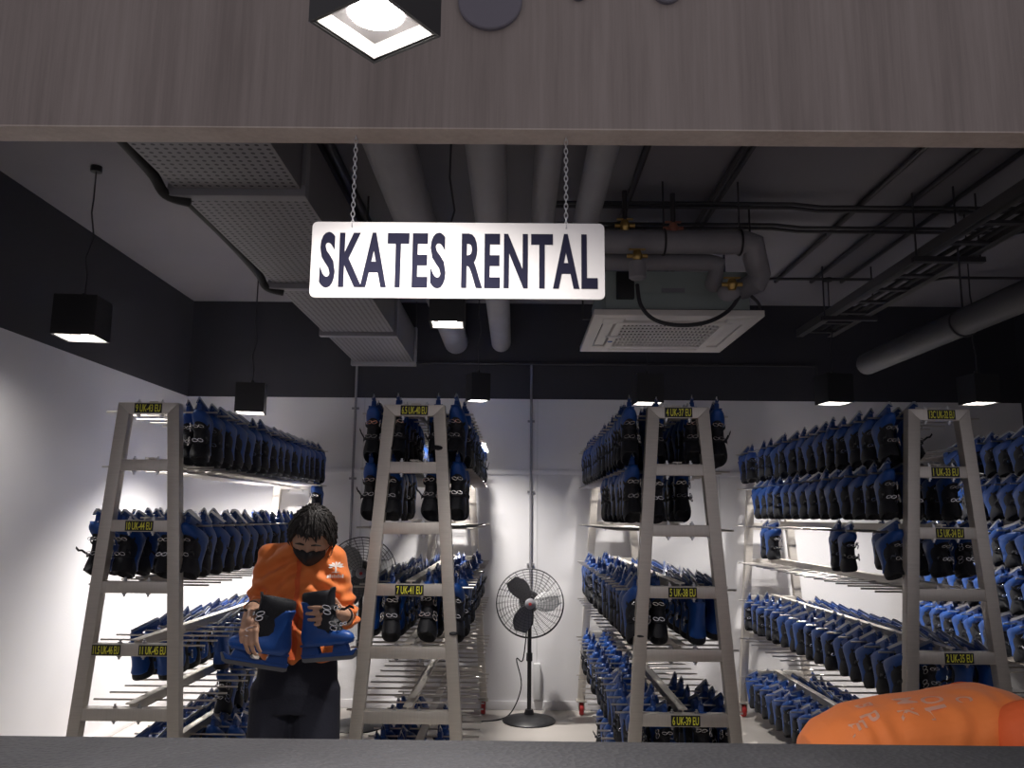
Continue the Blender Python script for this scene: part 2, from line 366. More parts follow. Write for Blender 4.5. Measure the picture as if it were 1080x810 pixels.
# ------------------------------------------------------------------ the skate
def ring(z, xb, xf, hw, n=22, e=.9, nose=0.0):
    c = (xb+xf)/2; a = (xf-xb)/2; out = []
    for i in range(n):
        t = 2*PI*i/n; cx, sy = math.cos(t), math.sin(t)
        x = c + a*math.copysign(abs(cx)**e, cx); y = hw*math.copysign(abs(sy)**e, sy)
        out.append((x, y, z))
    return out
GX = .018
def skate_parts():
    P = {}
    sh = [(.028, -.10, .146, .034), (.034, -.108, .160, .041), (.047, -.114, .168, .046), (.060, -.116, .167, .047), (.072, -.116, .159, .046), (.082, -.115, .143, .0445),
          (.090, -.113, .118, .043), (.097, -.111, .092, .042), (.110, -.107, .062, .041), (.13, -.101, .040, .0415), (.16, -.093, .036, .043), (.19, -.088, .040, .0460), (.220, -.092, .030, .0480), (.232, -.094, .000, .0475), (.238, -.090, -.02, .036)]
    P['shell'] = MB().loft([ring(*r) for r in sh]).move(Matrix.Translation((-GX, 0, 0))).mesh('shell', 'blue', ang=60)
    ln = [(.076, -.04, .120, .028), (.086, -.05, .122, .033), (.096, -.06, .113, .0365), (.110, -.075, .099, .0395), (.130, -.085, .088, .0405), (.155, -.085, .079, .0415), (.185, -.081, .074, .043), (.205, -.082, .073, .0465), (.225, -.087, .075, .0500), (.25, -.090, .079, .0515), (.268, -.087, .078, .0495), (.276, -.080, .073, .044),
          (.271, -.072, .064, .038), (.255, -.066, .056, .034), (.247, -.05, .04, .025)]
    m = MB().loft([ring(*r) for r in ln])
    m.loft([[(x_+dx_, w_*math.cos(2*PI*i/12), z_) if False else (x_+.007*math.sin(2*PI*i/12), w_*math.cos(2*PI*i/12), z_) for i in range(12)] for x_, w_, z_, dx_ in ((.066, .024, .20, 0), (.072, .025, .26, 0), (.078, .025, .276, 0), (.081, .020, .286, 0), (.082, .010, .289, 0))])   # tongue
    P['liner'] = m.move(Matrix.Translation((-GX, 0, 0))).mesh('liner', 'liner', ang=60)
    h = MB()
    h.prism([(-.108, .040), (-.030, .040), (-.018, -.010), (-.118, -.010)], -.013, .013)
    h.prism([(.066, .040), (.128, .040), (.140, -.010), (.052, -.010)], -.013, .013)
    h.prism([(-.126, -.006), (.150, -.006), (.172, .004), (.178, .001), (.160, -.025), (-.120, -.025)], -.0085, .0085)
    h.prism([(-.112, .030), (.150, .030), (.156, .040), (-.114, .040)], -.026, .026)
    P['blade_holder'] = h.move(Matrix.Translation((-GX, 0, 0))).mesh('blade_holder', 'holder', bevel=.003)
    P['blade'] = MB().prism([(-.124, -.024), (.160, -.024), (.180, .002), (.186, -.002), (.172, -.034), (.150, -.044), (-.110, -.044), (-.124, -.038)], -.0018, .0018).move(Matrix.Translation((-GX, 0, 0))).mesh('blade', 'blade', smooth=False)
    for q, (cx, cz, tx, tz, hw) in enumerate(((.108, .112, .60, .80, .040), (.082, .190, .97, .24, .046))):
        # strap round the front, with a ring buckle on the outer side
        nrm = V((tx, 0, tz)).normalized(); tv = V((-nrm.z, 0, nrm.x))
        arc = []
        for j in range(13):
            a = -PI/2 + PI*j/12
            arc.append(V((cx-.05, 0, cz-.05*nrm.z/max(nrm.x, .3)*.3)) + nrm*(.054*math.cos(a)) + V((0, 1, 0))*((hw+.005)*math.sin(a)))
        m = MB()
        r2 = []
        for a in arc:
            d = (a-V((cx-.05, a.y*.3, cz))).normalized()
            r2.append([a-tv*.009, a+tv*.009, a+tv*.009+d*.003, a-tv*.009+d*.003])
        m.loft(r2)
        P['strap%d' % q] = m.move(Matrix.Translation((-GX, 0, 0))).mesh('strap', 'liner', ang=30)
        b = MB()
        for zz, sx_ in ((.010, 1.0), (-.012, .85)):                  # two ring buckles on the outer side of the front
            n2 = (nrm*.55 + V((0, 1, 0))*.85).normalized(); c2 = V((cx-.018, hw-.004, cz)) + n2*.010 + V((0, 0, zz))
            su = (V((1, 0, 0)) - n2*n2.x - V((0, 0, .35))).normalized(); su = (su - n2*su.dot(n2)).normalized()
            b.torus(c2, .0085, .0026, n2, 14, 6, 2.3*sx_, su)
        for yy in (.012, -.018):
            b.torus(V((cx+.004, yy, cz)) + nrm*.006, .008, .0024, nrm, 12, 6, 1.8, (V((0, 1, 0))*.9 - tv*.3).normalized())
        P['buckle%d' % q] = b.move(Matrix.Translation((-GX, 0, 0))).mesh('buckle', 'buckle', ang=50)
    m = MB()
    pts = [(.06, -.046, .185), (.095, -.056, .178), (.125, -.054, .190), (.145, -.060, .180)]
    rr = [[V(p)+V((0, -.001, -.006)), V(p)+V((0, .001, -.006)), V(p)+V((0, .001, .006)), V(p)+V((0, -.001, .006))] for p in pts]
    P['strap2'] = m.loft(rr).move(Matrix.Translation((-GX, 0, 0))).mesh('loose_strap', 'liner', ang=30)
    return P
SKP = skate_parts()
SKN = [('shell', 'shell'), ('liner', 'liner'), ('blade_holder', 'blade_holder'), ('blade', 'blade'), ('strap', 'strap0'), ('strap', 'strap1'), ('buckle', 'buckle0'), ('buckle', 'buckle1'), ('loose_strap', 'strap2')]
SKL = {'liner': 'black liner and tongue', 'blade': 'steel blade', 'buckle': 'silver ring buckles'}
SKATE0 = []
def skate(mtx, label, group=None, name='ice_skate'):
    """the first call builds the skate; later ones copy it and each of its parts"""
    if not SKATE0:
        r = bpy.data.objects.new(name, None); r.empty_display_size = .05; COL.objects.link(r)
        ch = []
        for nm, kx in SKN:
            c = link(nm, SKP[kx], r); ch.append(c)
            if nm in SKL: c['label'] = SKL[nm]
        SKATE0.append((r, ch))
    else:
        r0, ch0 = SKATE0[0]
        r = r0.copy(); COL.objects.link(r); r.name = name
        if 'group' in r: del r['group']
        for c0 in ch0:
            c = c0.copy(); COL.objects.link(c); c.parent = r
    r.matrix_world = mtx; tag(r, label, 'skate', group)
    return r
def basis(t, up, loc, s, mir=1):
    t = V(t).normalized(); up = V(up); up = (up - t*up.dot(t)).normalized(); lat = up.cross(t)
    m = Matrix((t, lat, up)).transposed().to_4x4()
    return Matrix.Translation(loc) @ m @ Matrix.Diagonal((s, s*mir, s, 1))
I_, O_ = .098, .222
def hang(ri, li, dx, n, rev, th=30, dth=6):
    rnd = random.Random(ri*7919 + li*631 + int(round(dx*100))*37 + n*101)
    a = math.radians(th + rnd.uniform(-dth, dth)); yaw = math.radians(rnd.uniform(-9, 9)); s = .90
    if ri in (3, 4): s = .81; a -= math.radians(6) if th > 24 else 0
    t = V((0, -math.cos(a), math.sin(a))); u = V((0, -math.sin(a), -math.cos(a)))
    if rev: t.y *= -1; u.y *= -1
    R3 = Matrix.Rotation(yaw, 3, 'Z'); t = R3 @ t; u = R3 @ u
    return basis(t, u, (RC[ri]+dx+rnd.uniform(-.006, .006), ROD0+RODS*n, LZ[li]+.001), s, 1 if dx in (O_, -I_) else -1)
# rows: rack, level, side/column offset (m from the rack's middle), rods from..to, reversed
ROWS = []
def row(ri, li, dx, n0, n1, rev=False, skip=(), th=25): ROWS.append((ri, li, dx, [n for n in range(n0, n1+1) if n not in skip], rev, 10 if rev else th))
# rack 1
row(0, 0, O_, 0, 15, th=12); row(0, 0, I_, 1, 15, th=12)
row(0, 1, O_, 15, 15, th=20)
row(0, 2, O_, 0, 15); row(0, 2, I_, 0, 15); row(0, 2, -I_, 0, 3); row(0, 2, -O_, 0, 15)
row(0, 4, -O_, 3, 15, True); row(0, 4, -I_, 3, 15, True); row(0, 4, I_, 5, 9, True)
row(0, 5, I_, 6, 8, False); row(0, 6, -O_, 3, 15, True); row(0, 6, -I_, 3, 15, True); row(0, 6, O_, 5, 15); row(0, 6, I_, 5, 15)
# rack 2
row(1, 0, O_, 0, 15); row(1, 0, -O_, 0, 15); row(1, 0, I_, 0, 5); row(1, 0, -I_, 0, 5)
row(1, 1, O_, 0, 1); row(1, 1, I_, 0, 2); row(1, 1, -I_, 0, 3); row(1, 1, -O_, 0, 3)
row(1, 3, O_, 0, 15); row(1, 3, I_, 0, 14); row(1, 3, -I_, 0, 0); row(1, 3, -I_, 1, 14, True); row(1, 3, -O_, 1, 14, True)
row(1, 6, -I_, 3, 9); row(1, 6, -O_, 3, 9); row(1, 6, I_, 4, 9)
# rack 3
row(2, 0, -O_, 0, 15); row(2, 0, -I_, 0, 6); row(2, 0, I_, 0, 6); row(2, 0, O_, 0, 15)
row(2, 1, -O_, 0, 6); row(2, 1, -I_, 0, 6); row(2, 1, I_, 2, 6)
row(2, 3, -O_, 0, 15); row(2, 3, -I_, 0, 15); row(2, 3, I_, 0, 13, True); row(2, 3, O_, 1, 13, True)
row(2, 5, -O_, 0, 15); row(2, 5, -I_, 0, 15); row(2, 5, I_, 0, 4); row(2, 5, O_, 0, 3)
row(2, 6, -O_, 3, 8); row(2, 6, -I_, 3, 8); row(2, 6, I_, 4, 6)
# rack 4
row(3, 0, -O_, 0, 15, skip=(13,)); row(3, 0, -I_, 0, 15); row(3, 0, I_, 4, 6)
row(3, 1, -O_, 0, 13); row(3, 1, -I_, 0, 13); row(3, 1, I_, 0, 3); row(3, 1, O_, 2, 9)
row(3, 2, -O_, 0, 0, th=24); row(3, 2, -O_, 3, 4, th=14); row(3, 2, -O_, 11, 12, th=14); row(3, 2, I_, 1, 5); row(3, 2, O_, 1, 6)
row(3, 4, -O_, 0, 15); row(3, 4, -I_, 0, 15); row(3, 4, I_, 0, 13, True); row(3, 4, O_, 0, 13, True)
row(3, 5, I_, 0, 2)
row(3, 6, -O_, 2, 15); row(3, 6, -I_, 2, 15); row(3, 6, I_, 4, 14, True); row(3, 6, O_, 4, 14, True)
# rack 5
row(4, 0, -O_, 5, 9); row(4, 0, -I_, 5, 12)
for li in (1, 2, 3, 4, 6): row(4, li, -O_, 5, 15, skip=((9,) if li == 2 else ())); row(4, li, -I_, 6, 15)
KEEP = None   # filled below: which hooks of each row show in the photo
STUFF = set()
ALLS = [(ri, li, dx, n, rev, th) for (ri, li, dx, ns, rev, th) in ROWS for n in ns]
KEEP = set([0, 1, 2, 3, 4, 5, 6, 7, 8, 9, 10, 11, 12, 13, 14, 15, 16, 17, 18, 19, 20, 21, 22, 23, 24, 25, 26, 27, 28, 29, 30, 31, 32, 33, 34, 35, 36, 37, 38, 39, 40, 41, 42, 43, 48, 49, 50, 51, 52, 53, 54, 55, 56, 57, 58, 59, 61, 64, 65, 66, 68, 69, 70, 71, 72, 74, 75, 76, 78, 80, 82, 83, 84, 85, 87, 88, 89, 90, 91, 92, 93, 94, 97, 98, 99, 100, 101, 102, 103, 104, 105, 110, 111, 112, 113, 115, 116, 117, 118, 119, 120, 121, 122, 123, 124, 125, 131, 132, 133, 134, 135, 136, 141, 144, 145, 155, 156, 157, 158, 159, 166, 167, 168, 169, 170, 171, 172, 173, 174, 175, 176, 177, 178, 179, 180, 181, 182, 183, 184, 193, 194, 195, 196, 198, 199, 200, 201, 202, 204, 205, 206, 207, 208, 209, 210, 211, 212, 213, 215, 216, 217, 218, 219, 220, 222, 223, 224, 225, 226, 227, 228, 229, 230, 231, 232, 233, 234, 235, 236, 237, 238, 239, 240, 241, 242, 246, 247, 248, 249, 250, 251, 252, 253, 254, 255, 256, 257, 258, 259, 260, 261, 262, 263, 264, 266, 267, 268, 269, 270, 271, 272, 273, 274, 275, 276, 277, 279, 280, 282, 283, 284, 285, 286, 287, 288, 289, 290, 291, 292, 293, 294, 295, 296, 297, 298, 299, 300, 303, 304, 305, 306, 307, 308, 309, 310, 311, 312, 313, 314, 315, 316, 317, 318, 319, 320, 321, 322, 326, 327, 328, 329, 330, 331, 333, 334, 349, 350, 351, 352, 353, 354, 355, 356, 357, 358, 359, 363, 364, 365, 366, 368, 369, 370, 371, 372, 373, 374, 375, 376, 377, 378, 379, 380, 381, 382, 383, 384, 385, 388, 389, 390, 391, 392, 393, 394, 395, 396, 397, 398, 399, 400, 401, 402, 403, 404, 405, 406, 407, 411, 412, 414, 415, 416, 417, 418, 419, 420, 421, 422, 423, 424, 427, 428, 429, 430, 431, 432, 433, 434, 435, 436, 437, 438, 439, 440, 441, 442, 443, 444, 445, 446, 448, 449, 450, 451, 452, 453, 454, 455, 456, 457, 458, 459, 460, 461, 462, 463, 464, 465, 466, 467, 470, 471, 472, 473, 480, 481, 483, 484, 485, 486, 487, 488, 489, 490, 491, 492, 493, 494, 495, 496, 497, 498, 499, 500, 501, 502, 503, 504, 507, 509, 510, 511, 513, 514, 515, 517, 518, 519, 520, 521, 522, 523, 524, 525, 526, 527, 528, 529, 530, 531, 532, 533, 534, 535, 538, 543, 544, 545, 546, 547, 549, 550, 556, 557, 558, 559, 560, 561, 562, 563, 564, 566, 567, 568, 569, 572, 573, 574, 575, 576, 577, 578, 579, 580, 581, 582, 583, 584, 585, 586, 587, 588, 589, 591, 592, 593, 594, 595, 596, 597, 598, 599, 600, 601, 602, 603, 604, 605, 606, 607, 608, 609, 610, 611, 612, 613, 614, 615, 616, 617, 618, 619, 620, 621, 622, 624, 625, 626, 627, 628, 629, 630, 631, 632, 641, 642, 643, 644, 645, 646, 647, 648, 649, 656, 657, 658, 659, 660, 661, 662, 663, 669, 670, 671, 672, 673, 674, 680, 681, 682, 683, 684, 685, 686, 687, 688, 689, 690, 694, 695, 696, 697, 698, 700, 701, 702, 703, 704, 705, 712, 713, 714, 716, 721, 722, 723, 724, 725, 732, 733, 734, 736, 738, 739, 741, 742, 743, 744, 745, 746, 747, 748, 749, 753, 754, 762, 763, 764, 765, 766, 767, 768, 769, 770, 771, 774, 775, 777, 778, 779, 780])
STUFF = set([17, 18, 19, 20, 21, 22, 23, 24, 25, 26, 27, 28, 29, 30, 43, 49, 50, 51, 52, 53, 54, 55, 56, 57, 58, 59, 61, 70, 71, 72, 74, 75, 76, 78, 80, 82, 83, 87, 89, 90, 91, 92, 93, 94, 102, 103, 104, 105, 112, 113, 120, 121, 124, 125, 131, 132, 136, 141, 157, 158, 159, 168, 171, 174, 175, 176, 177, 178, 179, 180, 183, 184, 193, 194, 195, 196, 199, 200, 201, 202, 209, 213, 220, 222, 225, 228, 229, 230, 231, 233, 234, 235, 237, 238, 241, 242, 246, 247, 248, 249, 250, 251, 252, 253, 258, 260, 261, 262, 263, 264, 266, 267, 268, 271, 272, 273, 274, 275, 276, 277, 279, 280, 282, 283, 284, 286, 287, 288, 290, 293, 294, 295, 296, 299, 300, 315, 318, 322, 331, 334, 357, 358, 359, 366, 376, 378, 380, 381, 382, 388, 389, 390, 391, 392, 393, 394, 395, 396, 397, 398, 399, 404, 405, 406, 407, 411, 412, 416, 417, 418, 419, 420, 421, 422, 423, 424, 440, 446, 448, 450, 453, 454, 455, 456, 457, 458, 470, 471, 480, 481, 500, 501, 502, 503, 504, 507, 509, 510, 511, 513, 514, 515, 533, 534, 535, 538, 543, 544, 549, 550, 556, 564, 569, 572, 592, 594, 597, 598, 599, 600, 601, 602, 603, 604, 607, 608, 609, 610, 611, 612, 613, 614, 615, 616, 617, 618, 624, 625, 626, 627, 628, 629, 630, 631, 632, 641, 656, 660, 662, 669, 670, 672, 673, 674, 680, 681, 683, 684, 685, 686, 694, 695, 696, 697, 705, 712, 713, 714, 716, 724, 725, 732, 733, 734, 736, 738, 739, 741, 744, 747, 748, 749, 753, 754, 762, 771, 774, 775, 777, 778, 779, 780])

ORD = ['first', 'second', 'third', 'fourth', 'fifth', 'sixth', 'seventh', 'eighth', 'ninth', 'tenth', 'eleventh', 'twelfth', 'thirteenth', 'fourteenth', 'fifteenth', 'sixteenth']
LEV = ['top', 'second', 'third', 'fourth', 'fifth', 'sixth', 'lowest']
def side(dx): return 'outer left' if dx < -.15 else 'inner left' if dx < 0 else 'inner right' if dx < .15 else 'outer right'
GROUP = 'ice skates hanging on the steel racks'
kept = [i for i in range(len(ALLS)) if KEEP is None or i in KEEP]
seen = {}
for i in kept:
    if i not in STUFF: seen.setdefault((ALLS[i][0], ALLS[i][1], round(ALLS[i][2], 2)), []).append(ALLS[i][3])
SKOBJ = {}
stuff = {}
for i in kept:
    ri, li, dx, n, rev, th = ALLS[i]
    mtx = hang(ri, li, dx, n, rev, th)
    if i in STUFF:
        for nm, kx in SKN:
            me = SKP[kx]; mb = stuff.setdefault(me.materials[0].name, MB())
            mb.add([mtx @ v.co for v in me.vertices], [tuple(p.vertices) for p in me.polygons])
        continue
    ns = sorted(seen[(ri, li, round(dx, 2))]); q = ns.index(n)
    if len(ns) == 1: pos = 'only blue skate'
    elif q < (len(ns)+1)//2: pos = '%s blue skate from front' % ORD[q] if q else 'frontmost blue skate'
    else: pos = '%s blue skate from back' % ORD[len(ns)-1-q] if q < len(ns)-1 else 'rearmost blue skate'
    SKOBJ[i] = skate(mtx, '%s, %s row, %s level, %s' % (pos, side(dx), LEV[li], RSHORT[ri]), GROUP)
if stuff:
    mm = MB(); mats = []; idx = []
    for nm, mb in stuff.items():
        mats.append(nm); idx += [len(mats)-1]*len(mb.f); mm.add(mb.v, mb.f)
    me = bpy.data.meshes.new('ice_skates'); me.from_pydata(mm.v, [], mm.f)
    for nm in mats: me.materials.append(MATS[nm])
    me.polygons.foreach_set('material_index', idx); me.shade_smooth(); me.set_sharp_from_angle(angle=math.radians(45))
    tag(link('ice_skates', me), 'the remaining blue and black ice skates half hidden deep inside the racks', 'skates', GROUP, 'stuff')

def smooth_path(P, n=6):
    out = []
    for i in range(len(P)-1):
        p0 = P[max(0, i-1)]; p1 = P[i]; p2 = P[i+1]; p3 = P[min(len(P)-1, i+2)]
        for j in range(n):
            t = j/n; out.append(.5*((2*p1)+(p2-p0)*t+(2*p0-5*p1+4*p2-p3)*t*t+(3*p1-p0-3*p2+p3)*t**3))
    return out+[P[-1]]
# ------------------------------------------------------------------ hanging sign
SY = (HB0+HB1)/2
c = [at(x, y, Y=SY) for x, y in ((330, 233), (637, 238), (638, 318), (327, 312))]
sw = ((c[1].x-c[0].x)+(c[2].x-c[3].x))/2; shh = ((c[0].z-c[3].z)+(c[1].z-c[2].z))/2
sc = (c[0]+c[1]+c[2]+c[3])/4
k = thing('hanging_sign', 'white SKATES RENTAL sign hanging on two chains from the wooden header', 'sign', sc)
def rrect(w, h, r, n=5):
    out = []
    for cx, cy, a0 in ((w/2-r, h/2-r, 0), (-w/2+r, h/2-r, 90), (-w/2+r, -h/2+r, 180), (w/2-r, -h/2+r, 270)):
        for i in range(n+1):
            a = math.radians(a0+90*i/n); out.append((cx+r*math.cos(a), cy+r*math.sin(a)))
    return out
MB().prism(rrect(sw, shh, .012), -.004, .004).obj('board', 'signwhite', k, smooth=False)
tl = text_mb('SKATES RENTAL', sw*.945, shh*.735, .028, .0012, 1.12).move(Matrix.Translation((.002, -.0042, -.001)))
q = tl.obj('lettering', 'ink', k, smooth=False); q['label'] = 'condensed black lettering'
for x in (372, 597):
    X = at(x, 232, Y=SY).x-sc.x; z0 = shh/2-.008; z1 = 2.452-sc.z; m = MB(); L = z1-z0; n = max(6, int(round(L/.0115)))
    for i in range(n):
        m.torus((X, 0, z0+L*(i+.5)/n), .0042, .0012, (1, 0, 0) if i % 2 else (0, 1, 0), 12, 6, 1.9, (0, 0, 1))
    m.torus((X, 0, z0), .006, .0012, (1, 0, 0), 14, 6)
    q = m.obj('chain', 'chrome', k)

# discs on the header
for x, y, r, lab in ((517, 2, 37, 'large round grey disc on the wooden header beside the spotlight'), (610, -6, 9, 'smallest round grey disc near the top of the wooden header'), (703, -9, 17, 'medium round grey disc on the header, right of the others')):
    P = at(x, y, Y=HB0); rr = r*HB0/F
    tag(MB().lathe([(0.001, -.012), (rr-.003, -.012), (rr, -.009), (rr, .0), (0.001, 0)], (0, 0, 0), 40, (0, 1, 0)).obj('wall_disc', 'disc', None, origin=(0, 0, 0)), lab, 'disc', 'round discs on the header').location = P

# ------------------------------------------------------------------ lights
def spot_light(loc, e, size=.04, ang=100, blend=.6, col=(1, .95, .90)):
    l = bpy.data.lights.new('spot_lamp', 'SPOT'); l.energy = e; l.spot_size = math.radians(ang); l.spot_blend = blend; l.shadow_soft_size = size; l.color = col
    o = bpy.data.objects.new('spot_lamp', l); COL.objects.link(o); o.location = loc; return o
def can_light(cx, cy, w, h, rot, e, label, z=None, Y=None, cord=True, top=None, ang=100, lamp_r=.35, group='black can lights hanging from the ceiling'):
    P = at(cx, cy, Z=z) if z is not None else at(cx, cy, Y=Y)
    k = thing('pendant_spotlight', label, 'lamp', P, group); k.rotation_euler.z = math.radians(rot)
    a = w/2; t = .006
    m = MB()
    sq = lambda q, zz: [(-q, -q, zz), (q, -q, zz), (q, q, zz), (-q, q, zz)]
    m.loft([sq(a-t, 0), sq(a, 0), sq(a, h), sq(a*.15, h), ], False, True)
    m.loft([sq(a-t, 0), sq(a-t, h*.86)], False, True)
    hs = m.obj('housing', 'black', k, smooth=False)
    b = a-t-.001; dp = w*.20
    q = MB().loft([sq(b, .004), sq(b-.004, .003), sq(b-.004, dp), sq(b, dp)], False, False).obj('reflector', 'refl', k, smooth=False); q['label'] = 'bright inner rim'
    MB().box((-b, -b, dp), (b, b, dp+.006)).obj('lamp_plate', 'lampplate', k, smooth=False)
    lr = w*lamp_r
    q = MB().lathe([(.001, -.010), (lr*.7, -.008), (lr, .0), (lr, .004), (.001, .004)], (0, 0, dp-.004), 28).obj('lamp', 'lamp', k); q['label'] = 'lit white lamp'
    if cord:
        zt_ = ZC-P.z if top is None else top-P.z
        MB().sweep([(0, 0, h), (.004, .002, h+.12), (-.012, .0, h+.22), (.018, .004, h+.34), (-.004, 0, h+.48), (0, 0, zt_*.75+h*.25), (0, 0, zt_+.002)], .0042, 8).obj('cord', 'pipe_dark', k)
        MB().cyl((0, 0, h-.002), (0, 0, h+.03), .014, 12).obj('cord_grip', 'black', k)
        MB().cyl((0, 0, zt_-.03), (0, 0, zt_), .03, 16).obj('ceiling_rose', 'black', k)
    s = spot_light(P, e, lr*.8, ang, 1.0)
    s.parent = k; s.location = (0, 0, dp-.020)
    return P
E_ = 175
can_light(85, 357, .215, .21, 6, E_*.20, 'black can light at far left, hanging before the dark upper wall', z=2.45, ang=165)
can_light(264, 436, .21, .22, 12, E_*4.2, 'black can light behind the leftmost rack, low against the back wall', Y=6.15, ang=124)
can_light(472, 343, .140, .14, 2, E_*.45, 'small square can light under the left end of the sign', z=2.30, ang=120)
can_light(504, 423, .150, .21, 20, E_*1.8, 'narrow can light above the right side of the 6.5 UK-40 EU rack', Y=6.3, ang=120)
can_light(683, 426, .200, .22, 5, E_*1.0, 'can light touching the top of the 4 UK-37 EU rack', Y=6.2, ang=130)
can_light(880, 426, .205, .22, 8, E_*2.2, 'can light between the 4 UK-37 EU rack and the 13C UK-32 EU rack', Y=6.2, ang=118)
can_light(1033, 426, .155, .165, 8, E_*.07, 'rightmost can light, above the right side of the 13C UK-32 EU rack', Y=4.75, ang=130)
# the square spotlight before the header
can_light(396, 31, .168, .14, 56, 190, 'large square spotlight at the top, turned corner-on before the wooden header', Y=1.38, cord=True, top=3.9, ang=155, lamp_r=.30, group=None)
w = bpy.data.worlds.new('world'); SC.world = w; w.use_nodes = True
w.node_tree.nodes['Background'].inputs[0].default_value = (.68, .645, .70, 1); w.node_tree.nodes['Background'].inputs[1].default_value = .50

# ------------------------------------------------------------------ ceiling air conditioner
AZ = 2.66
a0 = at(626, 333, Z=AZ); a1 = at(804, 333, Z=AZ); a2 = at(762, 372, Z=AZ); a3 = at(612, 371, Z=AZ)
ax = (a0.x+a1.x+a2.x+a3.x)/4; ay = (a0.y+a1.y+a2.y+a3.y)/4; aw = (a1.x-a0.x+a2.x-a3.x)/4; ad = (a2.y+a3.y-a0.y-a1.y)/4
k = thing('air_conditioner', 'ceiling cassette air conditioner with an ivory grille, right of the sign', 'air conditioner', (ax, ay, AZ)); AC = k
rt = lambda x0, y0, x1, y1, z: [(x0, y0, z), (x1, y0, z), (x1, y1, z), (x0, y1, z)]
pan = MB()
def frame(m, o, i, z0, z1):
    (a, b, c_, d), (e, f, g, h) = o, i
    m.box((a, b, z0), (c_, f, z1)); m.box((a, h, z0), (c_, d, z1)); m.box((a, f, z0), (e, h, z1)); m.box((g, f, z0), (c_, h, z1))
gx, gy = aw*.50, ad*.50
# outer frame with four louvre slots
frame(pan, (-aw, -ad, aw, ad), (-aw*.86, -ad*.86, aw*.86, ad*.86), 0, .035)
frame(pan, (-aw*.70, -ad*.70, aw*.70, ad*.70), (-aw*.60, -ad*.60, aw*.60, ad*.60), -.008, .03)
for sx in (-1, 1):
    for sy in (-1, 1):
        pan.box((min(sx*aw*.62, sx*aw*.87), min(sy*ad*.62, sy*ad*.87), -.004), (max(sx*aw*.62, sx*aw*.87), max(sy*ad*.62, sy*ad*.87), .03))
pan.obj('panel', 'acwhite', k, bevel=.004)
MB().box((-aw*.9, -ad*.9, .032), (aw*.9, ad*.9, .05)).obj('duct_plate', 'acdark', k, smooth=False)
for i in range(4):
    m = MB()
    if i < 2: s = (-1, 1)[i]; m.box((-aw*.60, s*ad*.78-.030, .004), (aw*.60, s*ad*.78+.030, .012))
    else: s = (-1, 1)[i-2]; m.box((s*aw*.78-.030, -ad*.60, .004), (s*aw*.78+.030, ad*.60, .012))
    m.obj('louvre', 'acwhite' if i else 'acwhite', k, bevel=.003)
g = MB(); nx, ny = 24, 8
for i in range(nx+1):
    x = -aw*.60+aw*1.2*i/nx; g.box((x-.004, -ad*.60, .000), (x+.004, ad*.60, .006))
for j in range(ny+1):
    y = -ad*.60+ad*1.2*j/ny; g.box((-aw*.60, y-.010, -.003), (aw*.60, y+.010, .004))
q = g.obj('grille', 'acwhite', k, smooth=False)
q = MB().box((-.045, -.02, 0), (.045, .02, .004)).obj('display', 'signwhite', k); q.location = (-aw*.66, 0, -.012)
q2 = MB().lathe([(.001, 0), (.016, 0), (.016, .003), (.001, .003)], (0, 0, 0), 16).obj('sensor', 'blue', k); q2.location = (-aw*.66, ad*.28, -.011)
q2['label'] = 'small round blue badge'
bz = at(700, 286, Y=ay-.42).z-AZ
bd = MB().box((-.40, -.42, .05), (.42, .42, bz)); bd.box((-.40, -.425, bz*.52), (.42, -.42, bz*.535)); b_ = bd.obj('body', 'acbody', k, bevel=.006)
q = MB().box((-.08, -.428, bz*.56), (.05, -.42, bz*.64)).obj('rating_plate', 'pipe', b_); q['label'] = 'small grey rating plate'
q = MB().box((-.34, -.46, bz*.40), (-.24, -.42, bz*.95)).obj('control_box', 'black', k, bevel=.005)
for sx in (-1, 1):
    for sy in (-1, 1):
        MB().cyl((sx*.47, sy*.30, bz*.6), (sx*.47, sy*.30, ZC-AZ), .006, 8).box((sx*.41-.06, sy*.30-.02, bz*.6), (sx*.41+.06, sy*.30+.02, bz*.6+.006)).obj('hanger_rod', 'pipe_dark', k, smooth=False)

# insulated refrigerant pipes in front of the cassette
PY = ay-.62
p0 = at(560, 252, Y=PY); p1 = at(797, 256, Y=PY); pr = .066
k = thing('insulated_pipe', 'thick grey insulated pipe running level above the air conditioner, elbow at right', 'pipe', (p0.x, PY, p1.z))
o = V((p0.x, PY, p1.z)); p1 = V((p1.x, PY, p1.z)); pd = at(801, 300, Y=PY+.12); pe = at(766, 314, Y=ay-.30)
MB().sweep([p0+V((0, 0, p1.z-p0.z)), V((p1.x-.06, PY, p1.z)), p1+V((-.012, .0, -.012)), V((p1.x+.0, PY+.03, p1.z-.07)), pd+V((0, .0, .06)), pd+V((-.02, .01, .01)), pe], [pr]*7, 16).obj('tube', 'insul', k, origin=o)
for x in (700, 780):
    X = at(x, 250, Y=PY).x; MB().torus((X, PY, p1.z), pr+.004, .006, (1, 0, 0), 24, 8).cyl((X, PY, p1.z+pr), (X, PY, ZC), .005, 8).obj('hanger_ring', 'pipe_dark', k, origin=o)
k = thing('insulated_pipe', 'thinner grey insulated pipe just below the thick one, over the air conditioner', 'pipe', (p0.x, PY+.1, p1.z-.15))
o = V((p0.x, PY+.1, p1.z-.15)); q1 = at(757, 277, Y=PY+.10); q2 = at(752, 300, Y=PY+.2)
MB().sweep([V((p0.x, PY+.1, q1.z)), V((q1.x-.05, PY+.1, q1.z)), q1+V((0, 0, -.01)), q2, q2+V((0, .12, -.02))], .048, 14).obj('tube', 'insul', k, origin=o)
